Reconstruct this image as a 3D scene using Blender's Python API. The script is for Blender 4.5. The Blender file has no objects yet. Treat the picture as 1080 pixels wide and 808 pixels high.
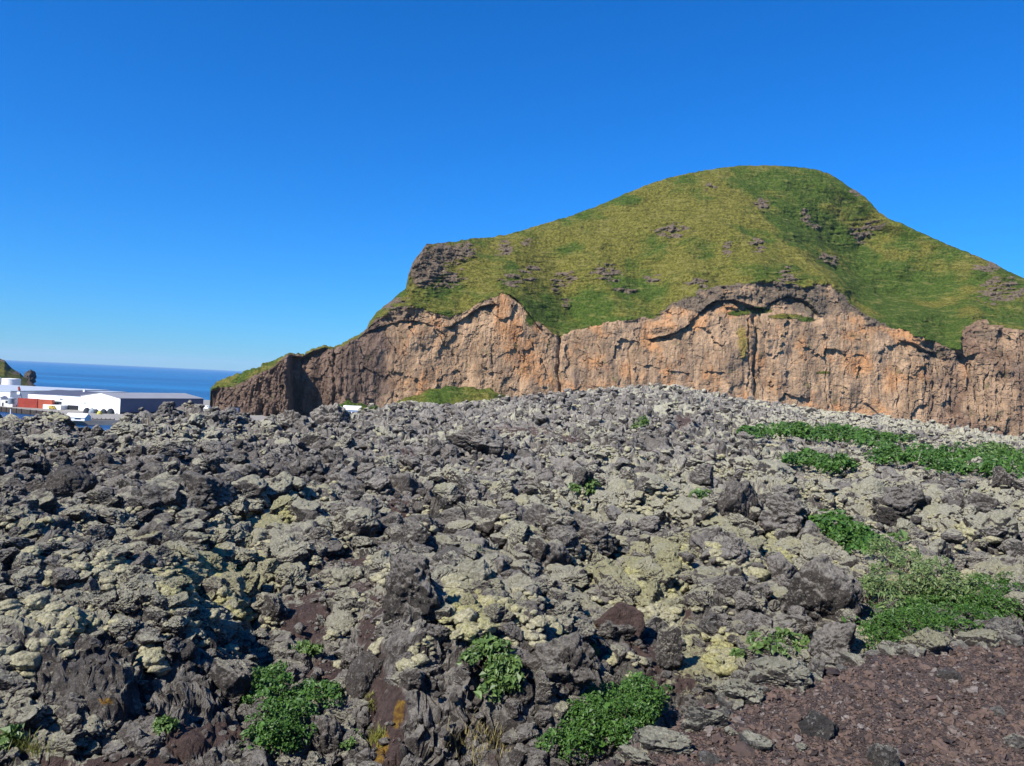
import bpy, bmesh, math, random
import numpy as np
from mathutils import Vector

# ------------------------------------------------------------------ camera, sky, sun, exposure
scene = bpy.context.scene
COL = scene.collection
IMG_W, IMG_H, FOC = 1080.0, 808.0, 816.0           # photograph's size and focal length, in its pixels
ROLL = math.radians(2.7)
SEA_Z = -30.0                                      # the eye is 30 m above the sea

cam_data = bpy.data.cameras.new("camera")
cam = bpy.data.objects.new("camera", cam_data)
COL.objects.link(cam)
cam_data.sensor_width = 36.0
cam_data.lens = 36.0 * FOC / IMG_W
cam_data.clip_start = 0.05
cam_data.clip_end = 200000.0
cam.rotation_euler = (math.radians(90.0), -ROLL, 0.0)
scene.camera = cam

SUN_ELEV = math.radians(43.0)
SUN_DIR = Vector((-0.72, -0.69, 0.0)).normalized() * math.cos(SUN_ELEV)
SUN_DIR.z = math.sin(SUN_ELEV)                     # from the scene towards the sun

world = bpy.data.worlds.new("World")
scene.world = world
world.use_nodes = True
wn, wl = world.node_tree.nodes, world.node_tree.links
bg = wn["Background"]
sky = wn.new("ShaderNodeTexSky")
sky.sky_type = 'NISHITA'
sky.sun_disc = False
sky.sun_elevation = SUN_ELEV
sky.sun_rotation = math.atan2(SUN_DIR.x, SUN_DIR.y)
sky.altitude = 30.0
sky.air_density = 1.2
sky.dust_density = 0.0
sky.ozone_density = 8.0
hs = wn.new("ShaderNodeMix")                       # the camera's white balance on the sky
hs.data_type = 'RGBA'; hs.blend_type = 'MULTIPLY'
hs.inputs[0].default_value = 1.0
hs.inputs[7].default_value = (0.35, 0.87, 1.47, 1.0)
wl.new(sky.outputs[0], hs.inputs[6])
sat = wn.new("ShaderNodeHueSaturation")
sat.inputs['Saturation'].default_value = 1.05
wl.new(hs.outputs[2], sat.inputs['Color'])
wl.new(sat.outputs[0], bg.inputs['Color'])
bg.inputs['Strength'].default_value = 0.064

sun_data = bpy.data.lights.new("sun", 'SUN')
sun_data.energy = 4.8
sun_data.angle = math.radians(0.53)
sun_data.color = (1.0, 0.95, 0.87)
sun = bpy.data.objects.new("sun", sun_data)
COL.objects.link(sun)
sun.rotation_euler = SUN_DIR.to_track_quat('Z', 'Y').to_euler()

scene.view_settings.view_transform = 'Standard'
scene.view_settings.look = 'None'
scene.view_settings.gamma = 1.0
scene.view_settings.exposure = 0.82
scene.view_settings.use_curve_mapping = False
scene.render.engine = 'CYCLES'
HAZE = 2.8e-5
scene.cycles.max_bounces = 5
scene.cycles.volume_bounces = 0
scene.cycles.diffuse_bounces = 2

random.seed(7)
RNG = np.random.default_rng(11)
F32 = np.float32

# ------------------------------------------------------------------ picture angles <-> world
CR, SR = math.cos(ROLL), math.sin(ROLL)

def to_uv(px, py):
    """Photo pixel -> level picture coordinates (u right of centre, v below the horizon)."""
    dx, dy = np.asarray(px, float) - IMG_W / 2, np.asarray(py, float) - IMG_H / 2
    return dx * CR + dy * SR, -dx * SR + dy * CR

def to_px(u, v):
    return u * CR - v * SR + IMG_W / 2, u * SR + v * CR + IMG_H / 2

def at(px, py, Y):
    u, v = to_uv(px, py)
    return Vector((float(u) / FOC * Y, Y, -float(v) / FOC * Y))

def at_z(px, py, z):
    """The point of the height z seen at a pixel below the horizon."""
    u, v = to_uv(px, py)
    Y = -z * FOC / float(v)
    return Vector((float(u) / FOC * Y, Y, z))

# ------------------------------------------------------------------ noise
def _hash(ix, iy, iz, seed):
    with np.errstate(over='ignore'):
        h = (ix.astype(np.uint32) * np.uint32(73856093)) ^ (iy.astype(np.uint32) * np.uint32(19349663)) ^ (iz.astype(np.uint32) * np.uint32(83492791))
        h ^= np.uint32((seed * 2654435761) & 0xffffffff)
        h ^= h >> np.uint32(13); h *= np.uint32(0x5bd1e995); h ^= h >> np.uint32(15)
        h *= np.uint32(0x27d4eb2d); h ^= h >> np.uint32(14)
    return h

def rnd(h, k=0):
    with np.errstate(over='ignore'):
        h = h * np.uint32(2246822519 + 2 * k) + np.uint32(374761393 * (k + 1) & 0xffffffff)
        h ^= h >> np.uint32(15); h *= np.uint32(3266489917); h ^= h >> np.uint32(13)
    return (h & np.uint32(0xffffff)).astype(F32) / F32(0xffffff)

def noise(x, y, z, seed=0):
    """Gradient noise, about -0.8 .. 0.8."""
    x, y, z = (np.asarray(a, F32) for a in (x, y, z))
    x, y, z = np.broadcast_arrays(x, y, z)
    fx, fy, fz = np.floor(x), np.floor(y), np.floor(z)
    ix, iy, iz = fx.astype(np.int32), fy.astype(np.int32), fz.astype(np.int32)
    x, y, z = x - fx, y - fy, z - fz
    def fade(t): return t * t * t * (t * (t * 6 - 15) + 10)
    wx, wy, wz = fade(x), fade(y), fade(z)
    out = np.zeros(x.shape, F32)
    for cx in (0, 1):
        for cy in (0, 1):
            for cz in (0, 1):
                h = _hash(ix + cx, iy + cy, iz + cz, seed)
                gx = (h & np.uint32(1023)).astype(F32) / F32(511.5) - 1
                gy = ((h >> np.uint32(10)) & np.uint32(1023)).astype(F32) / F32(511.5) - 1
                gz = ((h >> np.uint32(20)) & np.uint32(1023)).astype(F32) / F32(511.5) - 1
                d = gx * (x - cx) + gy * (y - cy) + gz * (z - cz)
                out += d * (wx if cx else 1 - wx) * (wy if cy else 1 - wy) * (wz if cz else 1 - wz)
    return out * F32(1.1)

def fbm(x, y, z, octaves=4, seed=0, gain=0.5, lac=2.03):
    o, a = 0, 1.0
    for k in range(octaves):
        o = o + a * noise(x, y, z, seed + k * 17)
        x, y, z = x * lac, y * lac, z * lac
        a *= gain
    return o

def worley(x, y, seed=0, jit=0.95):
    """2D cells: F1, F2, id of the nearest, offset to it."""
    x, y = np.asarray(x, F32), np.asarray(y, F32)
    fx, fy = np.floor(x), np.floor(y)
    ix, iy = fx.astype(np.int32), fy.astype(np.int32)
    f1 = np.full(x.shape, 9, F32); f2 = f1.copy()
    idh = np.zeros(x.shape, np.uint32); ox = np.zeros(x.shape, F32); oy = ox.copy()
    zero = np.zeros_like(ix)
    for cx in (-1, 0, 1):
        for cy in (-1, 0, 1):
            h = _hash(ix + cx, iy + cy, zero, seed)
            dx = x - (fx + cx + 0.5 + jit * (rnd(h, 1) - 0.5))
            dy = y - (fy + cy + 0.5 + jit * (rnd(h, 2) - 0.5))
            d = np.sqrt(dx * dx + dy * dy)
            near = d < f1
            f2 = np.where(near, f1, np.minimum(f2, d))
            f1 = np.where(near, d, f1)
            idh = np.where(near, h, idh); ox = np.where(near, dx, ox); oy = np.where(near, dy, oy)
    return f1, f2, idh, ox, oy

def sstep(a, b, x):
    t = np.clip((x - a) / (b - a), 0, 1)
    return t * t * (3 - 2 * t)

def blobs(px, py, spots):
    """Soft spots (cx, cy, rx, ry[, strength]) on the surface, given where they show."""
    m = np.zeros(np.shape(px), F32)
    for s in spots:
        d = ((px - s[0]) / s[2]) ** 2 + ((py - s[1]) / s[3]) ** 2
        m = np.maximum(m, (s[4] if len(s) > 4 else 1.0) * np.exp(-d * 1.2))
    return m

# ------------------------------------------------------------------ mesh helpers
def mesh_np(name, co, faces, material=None, smooth=False, attrs=None, mats=None, mat_index=None):
    """faces: (n,3) or (n,4) int array, or a list of such arrays."""
    me = bpy.data.meshes.new(name)
    fl = faces if isinstance(faces, list) else [faces]
    co = np.ascontiguousarray(co, F32)
    me.vertices.add(len(co)); me.vertices.foreach_set('co', co.ravel())
    loops = np.concatenate([f.ravel() for f in fl]).astype(np.int32)
    tot = np.concatenate([np.full(len(f), f.shape[1], np.int32) for f in fl])
    start = np.concatenate([[0], np.cumsum(tot)[:-1]]).astype(np.int32)
    me.loops.add(len(loops)); me.loops.foreach_set('vertex_index', loops)
    me.polygons.add(len(tot)); me.polygons.foreach_set('loop_start', start); me.polygons.foreach_set('loop_total', tot)
    me.update(calc_edges=True)
    me.polygons.foreach_set('use_smooth', np.full(len(tot), bool(smooth)))
    for k, a in (attrs or {}).items():
        at_ = me.attributes.new(k, 'FLOAT', 'POINT')
        at_.data.foreach_set('value', np.ascontiguousarray(a, F32).ravel())
    for m in (mats or ([material] if material else [])):
        me.materials.append(m)
    if mat_index is not None:
        me.polygons.foreach_set('material_index', np.asarray(mat_index, np.int32))
    me.validate()
    return me

def link(name, me, parent=None, loc=None):
    o = bpy.data.objects.new(name, me)
    COL.objects.link(o)
    if parent is not None: o.parent = parent
    if loc is not None: o.location = loc
    return o

def tag(o, label=None, cat=None, group=None, kind=None):
    if label: o['label'] = label
    if cat: o['category'] = cat
    if group: o['group'] = group
    if kind: o['kind'] = kind
    return o

def thing(name, label, cat, loc, rz=0.0, group=None):
    o = bpy.data.objects.new(name, None)
    COL.objects.link(o)
    o.location = loc
    o.rotation_euler = (0, 0, rz)
    return tag(o, label, cat, group)

def grid_faces(nr, nc):
    i = (np.arange(nr - 1)[:, None] * nc + np.arange(nc - 1)[None, :]).ravel()
    return np.stack([i, i + 1, i + nc + 1, i + nc], 1)

_ico = {}
def ico(sub):
    if sub not in _ico:
        bm = bmesh.new()
        bmesh.ops.create_icosphere(bm, subdivisions=sub, radius=1.0)
        v = np.array([p.co[:] for p in bm.verts], F32)
        f = np.array([[q.index for q in p.verts] for p in bm.faces], np.int32)
        bm.free()
        _ico[sub] = (v, f)
    return _ico[sub]

class MB:
    """Collects boxes, prisms and tubes; build() links them as one mesh object."""
    def __init__(self): self.bm = bmesh.new()
    def box(self, x0, x1, y0, y1, z0, z1):
        v = [self.bm.verts.new(c) for c in ((x0,y0,z0),(x1,y0,z0),(x1,y1,z0),(x0,y1,z0),(x0,y0,z1),(x1,y0,z1),(x1,y1,z1),(x0,y1,z1))]
        for f in ((3,2,1,0),(4,5,6,7),(0,1,5,4),(1,2,6,5),(2,3,7,6),(3,0,4,7)):
            self.bm.faces.new([v[i] for i in f])
        return self
    def poly_prism(self, pts, z0, z1):
        a = [self.bm.verts.new((p[0], p[1], z0)) for p in pts]
        b = [self.bm.verts.new((p[0], p[1], z1)) for p in pts]
        n = len(pts)
        self.bm.faces.new(a[::-1]); self.bm.faces.new(b)
        for i in range(n): self.bm.faces.new((a[i], a[(i+1)%n], b[(i+1)%n], b[i]))
        return self
    def faces(self, verts, faces):
        v = [self.bm.verts.new(c) for c in verts]
        for f in faces: self.bm.faces.new([v[i] for i in f])
        return self
    def tube(self, p0, p1, r0, r1, n=10):
        p0, p1 = Vector(p0), Vector(p1)
        q = (p1 - p0).to_track_quat('Z', 'Y')
        a, b = [], []
        for i in range(n):
            t = 2 * math.pi * i / n
            d = q @ Vector((math.cos(t), math.sin(t), 0))
            a.append(self.bm.verts.new(p0 + d * r0)); b.append(self.bm.verts.new(p1 + d * r1))
        for i in range(n): self.bm.faces.new((a[i], a[(i+1)%n], b[(i+1)%n], b[i]))
        self.bm.faces.new(a[::-1]); self.bm.faces.new(b)
        return self
    def build(self, name, material, parent=None, bevel=0.0):
        bmesh.ops.recalc_face_normals(self.bm, faces=self.bm.faces[:])
        if bevel:
            bmesh.ops.bevel(self.bm, geom=self.bm.edges[:], offset=bevel, segments=1, affect='EDGES')
        me = bpy.data.meshes.new(name)
        self.bm.to_mesh(me); self.bm.free()
        me.materials.append(material)
        return link(name, me, parent)

# ------------------------------------------------------------------ materials
class NT:
    """Small node-tree writer."""
    def __init__(self, name):
        self.m = bpy.data.materials.new(name); self.m.use_nodes = True
        self.t = self.m.node_tree
        self.bsdf = self.t.nodes["Principled BSDF"]
        self.bsdf.inputs['Specular IOR Level'].default_value = 0.25
        self.g = self.t.nodes.new("ShaderNodeNewGeometry")
    def new(self, k): return self.t.nodes.new(k)
    def link(self, a, b): self.t.links.new(a, b)
    def put(self, sock, v):
        if hasattr(v, 'links') or hasattr(v, 'is_output'): self.link(v, sock)
        else: sock.default_value = v
    def noise(self, scale, detail=4, rough=0.55, vec=None, dist=0.0):
        n = self.new("ShaderNodeTexNoise")
        n.inputs['Scale'].default_value = scale; n.inputs['Detail'].default_value = detail
        n.inputs['Roughness'].default_value = rough; n.inputs['Distortion'].default_value = dist
        self.link(vec if vec is not None else self.g.outputs['Position'], n.inputs['Vector'])
        return n.outputs['Fac']
    def voronoi(self, scale, vec=None, feature='F1', out='Distance'):
        n = self.new("ShaderNodeTexVoronoi"); n.feature = feature
        n.inputs['Scale'].default_value = scale
        self.link(vec if vec is not None else self.g.outputs['Position'], n.inputs['Vector'])
        return n.outputs[out]
    def scaled(self, sx, sy, sz):
        n = self.new("ShaderNodeVectorMath"); n.operation = 'MULTIPLY'
        self.link(self.g.outputs['Position'], n.inputs[0]); n.inputs[1].default_value = (sx, sy, sz)
        return n.outputs[0]
    def math(self, op, a, b=0.0, c=0.0, clamp=False):
        n = self.new("ShaderNodeMath"); n.operation = op; n.use_clamp = clamp
        self.put(n.inputs[0], a); self.put(n.inputs[1], b)
        if op == 'MULTIPLY_ADD': self.put(n.inputs[2], c)
        return n.outputs[0]
    def ramp(self, x, a, b, lo=0.0, hi=1.0):
        n = self.new("ShaderNodeMapRange"); n.interpolation_type = 'SMOOTHSTEP'
        self.put(n.inputs['Value'], x)
        n.inputs['From Min'].default_value = a; n.inputs['From Max'].default_value = b
        n.inputs['To Min'].default_value = lo; n.inputs['To Max'].default_value = hi
        return n.outputs['Result']
    def mix(self, f, a, b):
        n = self.new("ShaderNodeMix"); n.data_type = 'RGBA'
        self.put(n.inputs[0], f)
        for s, v in ((n.inputs[6], a), (n.inputs[7], b)):
            if isinstance(v, tuple): s.default_value = (*v, 1.0)
            else: self.link(v, s)
        return n.outputs[2]
    def attr(self, name):
        n = self.new("ShaderNodeAttribute"); n.attribute_name = name
        return n.outputs['Fac']
    def up(self):
        n = self.new("ShaderNodeSeparateXYZ"); self.link(self.g.outputs['Normal'], n.inputs[0])
        return n.outputs['Z']
    def bump(self, h, strength, dist):
        n = self.new("ShaderNodeBump")
        n.inputs['Strength'].default_value = strength; n.inputs['Distance'].default_value = dist
        self.link(h, n.inputs['Height']); self.link(n.outputs[0], self.bsdf.inputs['Normal'])
    def done(self, color, rough=0.9):
        self.put(self.bsdf.inputs['Base Color'], (*color, 1.0) if isinstance(color, tuple) else color)
        self.put(self.bsdf.inputs['Roughness'], rough)
        return self.m

def plain(name, color, rough=0.6, var=0.12, scale=0.6, metal=0.0):
    n = NT(name)
    f = n.noise(scale, 5, 0.6)
    c = n.mix(n.ramp(f, 0.3, 0.7), tuple(x * (1 - var) for x in color), tuple(min(1, x * (1 + var)) for x in color))
    n.bsdf.inputs['Metallic'].default_value = metal
    return n.done(c, rough)

def lava_material():
    n = NT("lava")
    up = n.up()
    tone = n.noise(0.55, 4, 0.6)
    base = n.mix(n.ramp(tone, 0.38, 0.62), (0.056, 0.050, 0.044), (0.108, 0.090, 0.076))
    fine = n.noise(14.0, 7, 0.72)
    base = n.mix(n.ramp(fine, 0.30, 0.72), n.mix(0.5, base, (0.028, 0.026, 0.026)), base)
    # crust of grey lichen on whatever faces up
    crust = n.math('ADD', n.math('MULTIPLY', n.noise(4.0, 8, 0.75), 0.55), n.math('MULTIPLY', n.noise(24.0, 5, 0.7), 0.45))
    cf = n.ramp(n.math('ADD', crust, n.math('MULTIPLY', up, 0.36)), 0.53, 0.77)
    cf = n.math('MULTIPLY', cf, n.ramp(n.noise(0.35, 3), 0.25, 0.6, 0.45, 1.0))
    cf = n.math('MULTIPLY', cf, n.ramp(n.attr('fresh'), 0.0, 1.0, 1.0, 0.12))
    col = n.mix(cf, base, n.mix(n.ramp(fine, 0.35, 0.65), (0.200, 0.181, 0.154), (0.40, 0.366, 0.310)))
    spk = n.math('ADD', n.math('MULTIPLY', n.noise(17.0, 7, 0.8), 0.6), n.math('MULTIPLY', n.noise(55.0, 4, 0.7), 0.4))
    col = n.mix(n.math('MULTIPLY', n.ramp(spk, 0.53, 0.60), 0.75), col, (0.38, 0.352, 0.305))
    col = n.mix(n.math('MULTIPLY', n.ramp(spk, 0.47, 0.40), 0.60), col, (0.026, 0.023, 0.021))
    # red scoria soil
    so = n.ramp(n.math('ADD', n.attr('soil'), n.math('MULTIPLY', n.math('SUBTRACT', n.noise(3.0, 6, 0.7), 0.5), 0.9)), 0.42, 0.62)
    col = n.mix(so, col, n.mix(n.ramp(fine, 0.3, 0.7), (0.056, 0.037, 0.031), (0.140, 0.092, 0.076)))
    # woolly moss, palest where it is thick
    mn = n.noise(2.2, 6, 0.68)
    mf = n.math('ADD', n.attr('moss'), n.math('MULTIPLY', n.math('SUBTRACT', mn, 0.5), 1.5))
    mf = n.math('ADD', mf, n.math('MULTIPLY', n.math('SUBTRACT', up, 0.58), 0.85))
    mf = n.ramp(mf, 0.36, 0.54)
    yel = n.ramp(n.math('ADD', n.noise(0.9, 3), n.math('MULTIPLY', n.attr('yellow'), 0.30)), 0.50, 0.80)
    pale = n.mix(n.ramp(n.noise(30.0, 5, 0.7), 0.3, 0.7), (0.25, 0.235, 0.165), (0.53, 0.50, 0.37))
    mos = n.mix(n.ramp(n.noise(26.0, 5, 0.7), 0.3, 0.7), (0.23, 0.215, 0.115), (0.50, 0.47, 0.26))
    col = n.mix(mf, col, n.mix(yel, pale, mos))
    # orange lichen
    of = n.ramp(n.math('ADD', n.attr('orange'), n.math('MULTIPLY', n.math('SUBTRACT', n.noise(7.0, 5, 0.7), 0.5), 1.3)), 0.45, 0.62)
    col = n.mix(of, col, n.mix(n.ramp(fine, 0.4, 0.6), (0.16, 0.075, 0.018), (0.34, 0.20, 0.03)))
    h = n.math('ADD', n.noise(5.0, 12, 0.74), n.math('MULTIPLY', spk, 0.55))
    n.bump(h, 1.0, 0.20)
    return n.done(col, 0.95)

def scoria_material():
    n = NT("scoria")
    v = n.voronoi(75.0, out='Color')
    sep = n.new("ShaderNodeSeparateColor"); n.link(v, sep.inputs[0])
    a = n.mix(n.ramp(sep.outputs[0], 0.1, 0.9), (0.046, 0.032, 0.028), (0.112, 0.076, 0.059))
    a = n.mix(n.ramp(sep.outputs[1], 0.80, 0.97), a, (0.18, 0.15, 0.135))
    big = n.noise(1.1, 4, 0.6)
    a = n.mix(n.ramp(big, 0.42, 0.7), a, (0.085, 0.066, 0.062))
    h = n.math('ADD', n.voronoi(75.0), n.math('MULTIPLY', n.noise(12.0, 9, 0.75), 1.2))
    n.bump(h, 0.9, 0.03)
    return n.done(a, 0.95)

def pebble_material():
    n = NT("scoria_pebbles")
    r = n.attr('tone')
    a = n.mix(n.ramp(r, 0.0, 0.6), (0.036, 0.028, 0.026), (0.125, 0.084, 0.064))
    a = n.mix(n.ramp(r, 0.86, 1.0), a, (0.20, 0.175, 0.155))
    a = n.mix(n.ramp(n.noise(60.0, 5, 0.7), 0.3, 0.75), n.mix(0.45, a, (0.03, 0.022, 0.022)), a)
    n.bump(n.noise(90.0, 5, 0.7), 0.6, 0.01)
    return n.done(a, 0.95)

def mountain_material():
    n = NT("mountain")
    streak = n.noise(0.13, 9, 0.74, vec=n.scaled(1, 1, 0.28))
    blot = n.noise(0.045, 6, 0.62)
    fine = n.noise(0.55, 9, 0.78)
    # cliff tuff: pinkish orange, browner and greyer bands
    tan = n.mix(n.ramp(streak, 0.36, 0.66), (0.225, 0.150, 0.090), (0.46, 0.308, 0.185))
    tan = n.mix(n.math('MULTIPLY', n.ramp(blot, 0.50, 0.66), 0.8), tan, (0.49, 0.245, 0.105))
    tan = n.mix(n.ramp(n.math('ADD', n.attr('ochre'), n.math('MULTIPLY', n.math('SUBTRACT', fine, 0.5), 1.2)), 0.3, 0.75), tan, n.mix(n.ramp(streak, 0.36, 0.66), (0.33, 0.165, 0.072), (0.54, 0.305, 0.150)))
    tan = n.mix(n.math('MULTIPLY', n.ramp(n.noise(0.06, 6, 0.65, vec=n.scaled(1, 1, 0.5)), 0.53, 0.68), 0.6), tan, (0.185, 0.135, 0.100))
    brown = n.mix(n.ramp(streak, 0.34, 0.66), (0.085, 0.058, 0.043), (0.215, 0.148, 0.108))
    grey = n.mix(n.ramp(fine, 0.32, 0.68), (0.064, 0.048, 0.034), (0.215, 0.166, 0.116))
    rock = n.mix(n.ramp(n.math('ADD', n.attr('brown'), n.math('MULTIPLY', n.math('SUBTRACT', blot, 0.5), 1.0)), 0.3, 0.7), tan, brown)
    rock = n.mix(n.ramp(n.math('ADD', n.attr('grey'), n.math('MULTIPLY', n.math('SUBTRACT', fine, 0.5), 1.1)), 0.35, 0.65), rock, grey)
    rock = n.mix(n.math('MULTIPLY', n.ramp(n.noise(0.30, 7, 0.7, vec=n.scaled(1, 1, 0.30)), 0.59, 0.66), 0.6), rock, (0.075, 0.055, 0.042))
    rock = n.mix(n.math('MULTIPLY', n.ramp(n.noise(0.11, 6, 0.7), 0.60, 0.68), 0.75), rock, (0.13, 0.125, 0.050))
    rock = n.mix(n.ramp(n.math('ADD', n.attr('stain'), n.math('MULTIPLY', n.math('SUBTRACT', streak, 0.5), 0.8)), 0.4, 0.7), rock, (0.26, 0.19, 0.055))
    # grass: dry olive to fresh green
    gn = n.noise(0.030, 7, 0.62)
    g = n.ramp(n.math('ADD', n.attr('green'), n.math('MULTIPLY', n.math('SUBTRACT', gn, 0.5), 2.9)), 0.25, 0.75)
    tuft = n.noise(0.50, 8, 0.80)
    dry = n.mix(n.ramp(tuft, 0.38, 0.64), (0.046, 0.048, 0.008), (0.190, 0.172, 0.036))
    fresh = n.mix(n.ramp(tuft, 0.38, 0.64), (0.020, 0.042, 0.005), (0.080, 0.115, 0.019))
    grass = n.mix(g, dry, fresh)
    trk = n.noise(0.35, 5, 0.65, vec=n.scaled(0.22, 0.22, 1.3))
    grass = n.mix(n.math('MULTIPLY', n.ramp(trk, 0.54, 0.66), 0.5), grass, (0.205, 0.180, 0.060))
    grass = n.mix(n.math('MULTIPLY', n.ramp(trk, 0.46, 0.34), 0.5), grass, (0.030, 0.040, 0.007))
    grass = n.mix(n.math('MULTIPLY', n.ramp(n.noise(0.8, 4, 0.6), 0.66, 0.74), 0.6), grass, (0.20, 0.18, 0.10))
    rk = n.ramp(n.math('ADD', n.attr('rock'), n.math('MULTIPLY', n.math('SUBTRACT', fine, 0.5), 1.0)), 0.42, 0.58)
    col = n.mix(rk, grass, rock)
    hgt = n.math('ADD', n.math('ADD', n.noise(0.8, 9, 0.74), n.math('MULTIPLY', n.noise(0.16, 6, 0.66), 2.2)), n.math('MULTIPLY', n.noise(0.30, 9, 0.75, vec=n.scaled(1, 1, 0.40)), n.ramp(rk, 0, 1, 0.0, 1.6)))
    n.bump(hgt, 0.85, 1.5)
    return n.done(col, 0.95)

def sea_material():
    n = NT("sea_water")
    w = n.noise(0.006, 6, 0.65, vec=n.scaled(0.12, 1.0, 1))
    c = n.mix(n.ramp(w, 0.35, 0.65), (0.003, 0.048, 0.155), (0.010, 0.115, 0.28))
    h = n.math('ADD', n.noise(0.35, 6, 0.65, vec=n.scaled(0.6, 1, 1)), n.math('MULTIPLY', n.noise(0.04, 4, 0.6, vec=n.scaled(0.5, 1, 1)), 2.0))
    n.bump(h, 1.0, 1.6)
    n.bsdf.inputs['IOR'].default_value = 1.33
    n.bsdf.inputs['Specular IOR Level'].default_value = 0.5
    return n.done(c, 0.22)

def leaf_material(name, dark, light, stem=None):
    n = NT(name)
    r = n.attr('tone')
    c = n.mix(r, dark, light)
    n.bsdf.inputs['Specular IOR Level'].default_value = 0.4
    tr = n.new("ShaderNodeBsdfTranslucent"); n.link(c, tr.inputs['Color'])
    mx = n.new("ShaderNodeMixShader"); mx.inputs[0].default_value = 0.22
    m = n.done(c, 0.5)
    out = n.t.nodes["Material Output"]
    n.link(n.bsdf.outputs[0], mx.inputs[1]); n.link(tr.outputs[0], mx.inputs[2]); n.link(mx.outputs[0], out.inputs['Surface'])
    return m

M_LAVA = lava_material()
M_SCORIA = scoria_material()
M_PEBBLE = pebble_material()
M_MOUNT = mountain_material()
M_MOUNT.node_tree.nodes['Principled BSDF'].inputs['Specular IOR Level'].default_value = 0.08
M_SEA = sea_material()
M_LEAF_DARK = leaf_material("leaf_dark_green", (0.016, 0.056, 0.008), (0.085, 0.180, 0.026))
M_LEAF_MID = leaf_material("leaf_mid_green", (0.035, 0.080, 0.016), (0.140, 0.215, 0.055))
M_LEAF_PALE = leaf_material("leaf_pale_green", (0.040, 0.085, 0.022), (0.200, 0.260, 0.095))
M_DRY = leaf_material("dry_grass_blades", (0.16, 0.13, 0.045), (0.36, 0.30, 0.12))
M_YGRASS = leaf_material("yellow_green_blades", (0.10, 0.13, 0.025), (0.32, 0.30, 0.06))
M_STEM = plain("woody_stem", (0.12, 0.085, 0.055), 0.9)

# ------------------------------------------------------------------ sea and far shore
sea_me = mesh_np("sea", np.array([(-24000, -1000, SEA_Z), (24000, -1000, SEA_Z), (24000, 26000, SEA_Z), (-24000, 26000, SEA_Z)]), np.array([[0, 1, 2, 3]]), M_SEA)
tag(link("sea", sea_me), kind='structure')

# ------------------------------------------------------------------ the mountain: cliff, grass cap, back slope
SKY = [(221,432),(222,410),(228,403),(240,398),(250,394),(268,388),(285,381),(300,375),(304,372),(318,374),(330,368),(342,364),(352,366),(365,360),(380,352),(387,347),(390,338),(400,327),(415,315),(428,304),(431,290),(436,277),(444,266),(450,258),(456,257),(480,255),(500,251),(520,250),(540,246),(560,240),(580,234),(600,228),(620,221),(640,213),(660,204),(680,196),(700,189),(720,184),(740,180),(760,177),(775,175),(790,174.5),(810,174.5),(830,175),(850,177),(865,180),(880,186),(890,193),(900,200),(910,206),(918,213),(927,224),(938,231),(950,235),(965,242),(980,249),(995,256),(1010,262),(1025,268),(1040,274),(1055,281),(1065,287),(1080,293),(1110,308),(1150,330),(1200,352),(1260,375),(1340,404),(1420,440)]
TOP = [(221,436),(222,412),(230,409),(240,409),(262,400),(285,389),(300,377),(304,374),(318,376),(330,370),(342,366),(352,368),(365,363),(380,355),(389,345),(398,336),(410,330),(435,325),(455,330),(474,335),(488,330),(500,323),(515,316),(530,309),(545,317),(560,332),(576,346),(583,352),(589,355),(596,352),(605,349),(640,340),(665,337),(688,334),(700,328),(719,316),(745,304),(775,299),(800,297),(825,299),(849,303),(874,300),(885,308),(895,318),(919,335),(940,346),(954,351),(970,357),(985,362),(1000,368),(1010,371),(1016,352),(1022,344),(1034,337),(1055,343),(1080,348),(1150,375),(1250,400),(1420,455)]
BASE = [(150,520),(222,505),(250,490),(285,476),(303,472),(306,476),(309,500),(340,502),(348,494),(365,490),(420,500),(480,512),(560,518),(590,522),(700,524),(780,522),(800,527),(900,530),(960,524),(1010,528),(1080,520),(1150,530),(1260,560),(1420,640)]
DEPTH = [(221,8),(300,14),(345,14),(380,22),(395,36),(430,45),(460,70),(520,110),(600,135),(700,160),(790,178),(870,178),(930,160),(1000,130),(1080,110),(1200,90),(1420,60)]

OUTCROPS = [(452, 278, 35.1, 28.8), (470, 266, 40.5, 14.4), (470, 296, 21.6, 12.0), (530, 262, 12.2, 9.6), (556, 256, 8.1, 4.8), (596, 292, 12.2, 9.6), (586, 300, 6.8, 9.6), (598, 318, 5.4, 6.0), (710, 245, 23.0, 9.6), (640, 288, 18.9, 10.8), (804, 214, 12.2, 8.4), (925, 239, 14.9, 10.8), (888, 267, 18.9, 8.4), (737, 298, 16.2, 6.0), (1062, 305, 21.6, 14.4), (748, 198, 8.1, 4.8), (858, 222, 6.8, 10.8), (868, 232, 12.2, 4.8), (768, 262, 5.4, 12.0), (800, 258, 9.5, 10.8), (690, 292, 10.8, 4.8), (829, 292, 10.8, 12.0), (1040, 282, 16.2, 7.2), (415, 320, 18.9, 8.4), (560, 284, 13.5, 6.0), (545, 296, 18.9, 8.4), (660, 305, 13.5, 4.8), (905, 202, 9.5, 4.8)]
GREENS = [(562,322,24,22),(625,325,22,20),(640,340,36,8),(660,210,22,8),(985,345,44,20),(820,190,44,9),(850,205,40,16,.9),(840,235,30,25,.7),(930,290,60,36,.75),(960,330,40,20,.95),(900,190,20,10,.9),(880,240,30,20,.8),(1000,285,30,25,.6),(665,290,26,14,.6),(540,285,12,14,.55),(800,320,26,9,.9),(770,330,20,6,.9),(850,336,22,5,.9),(700,310,20,14,.5),(600,262,16,8,.4)]
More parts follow.
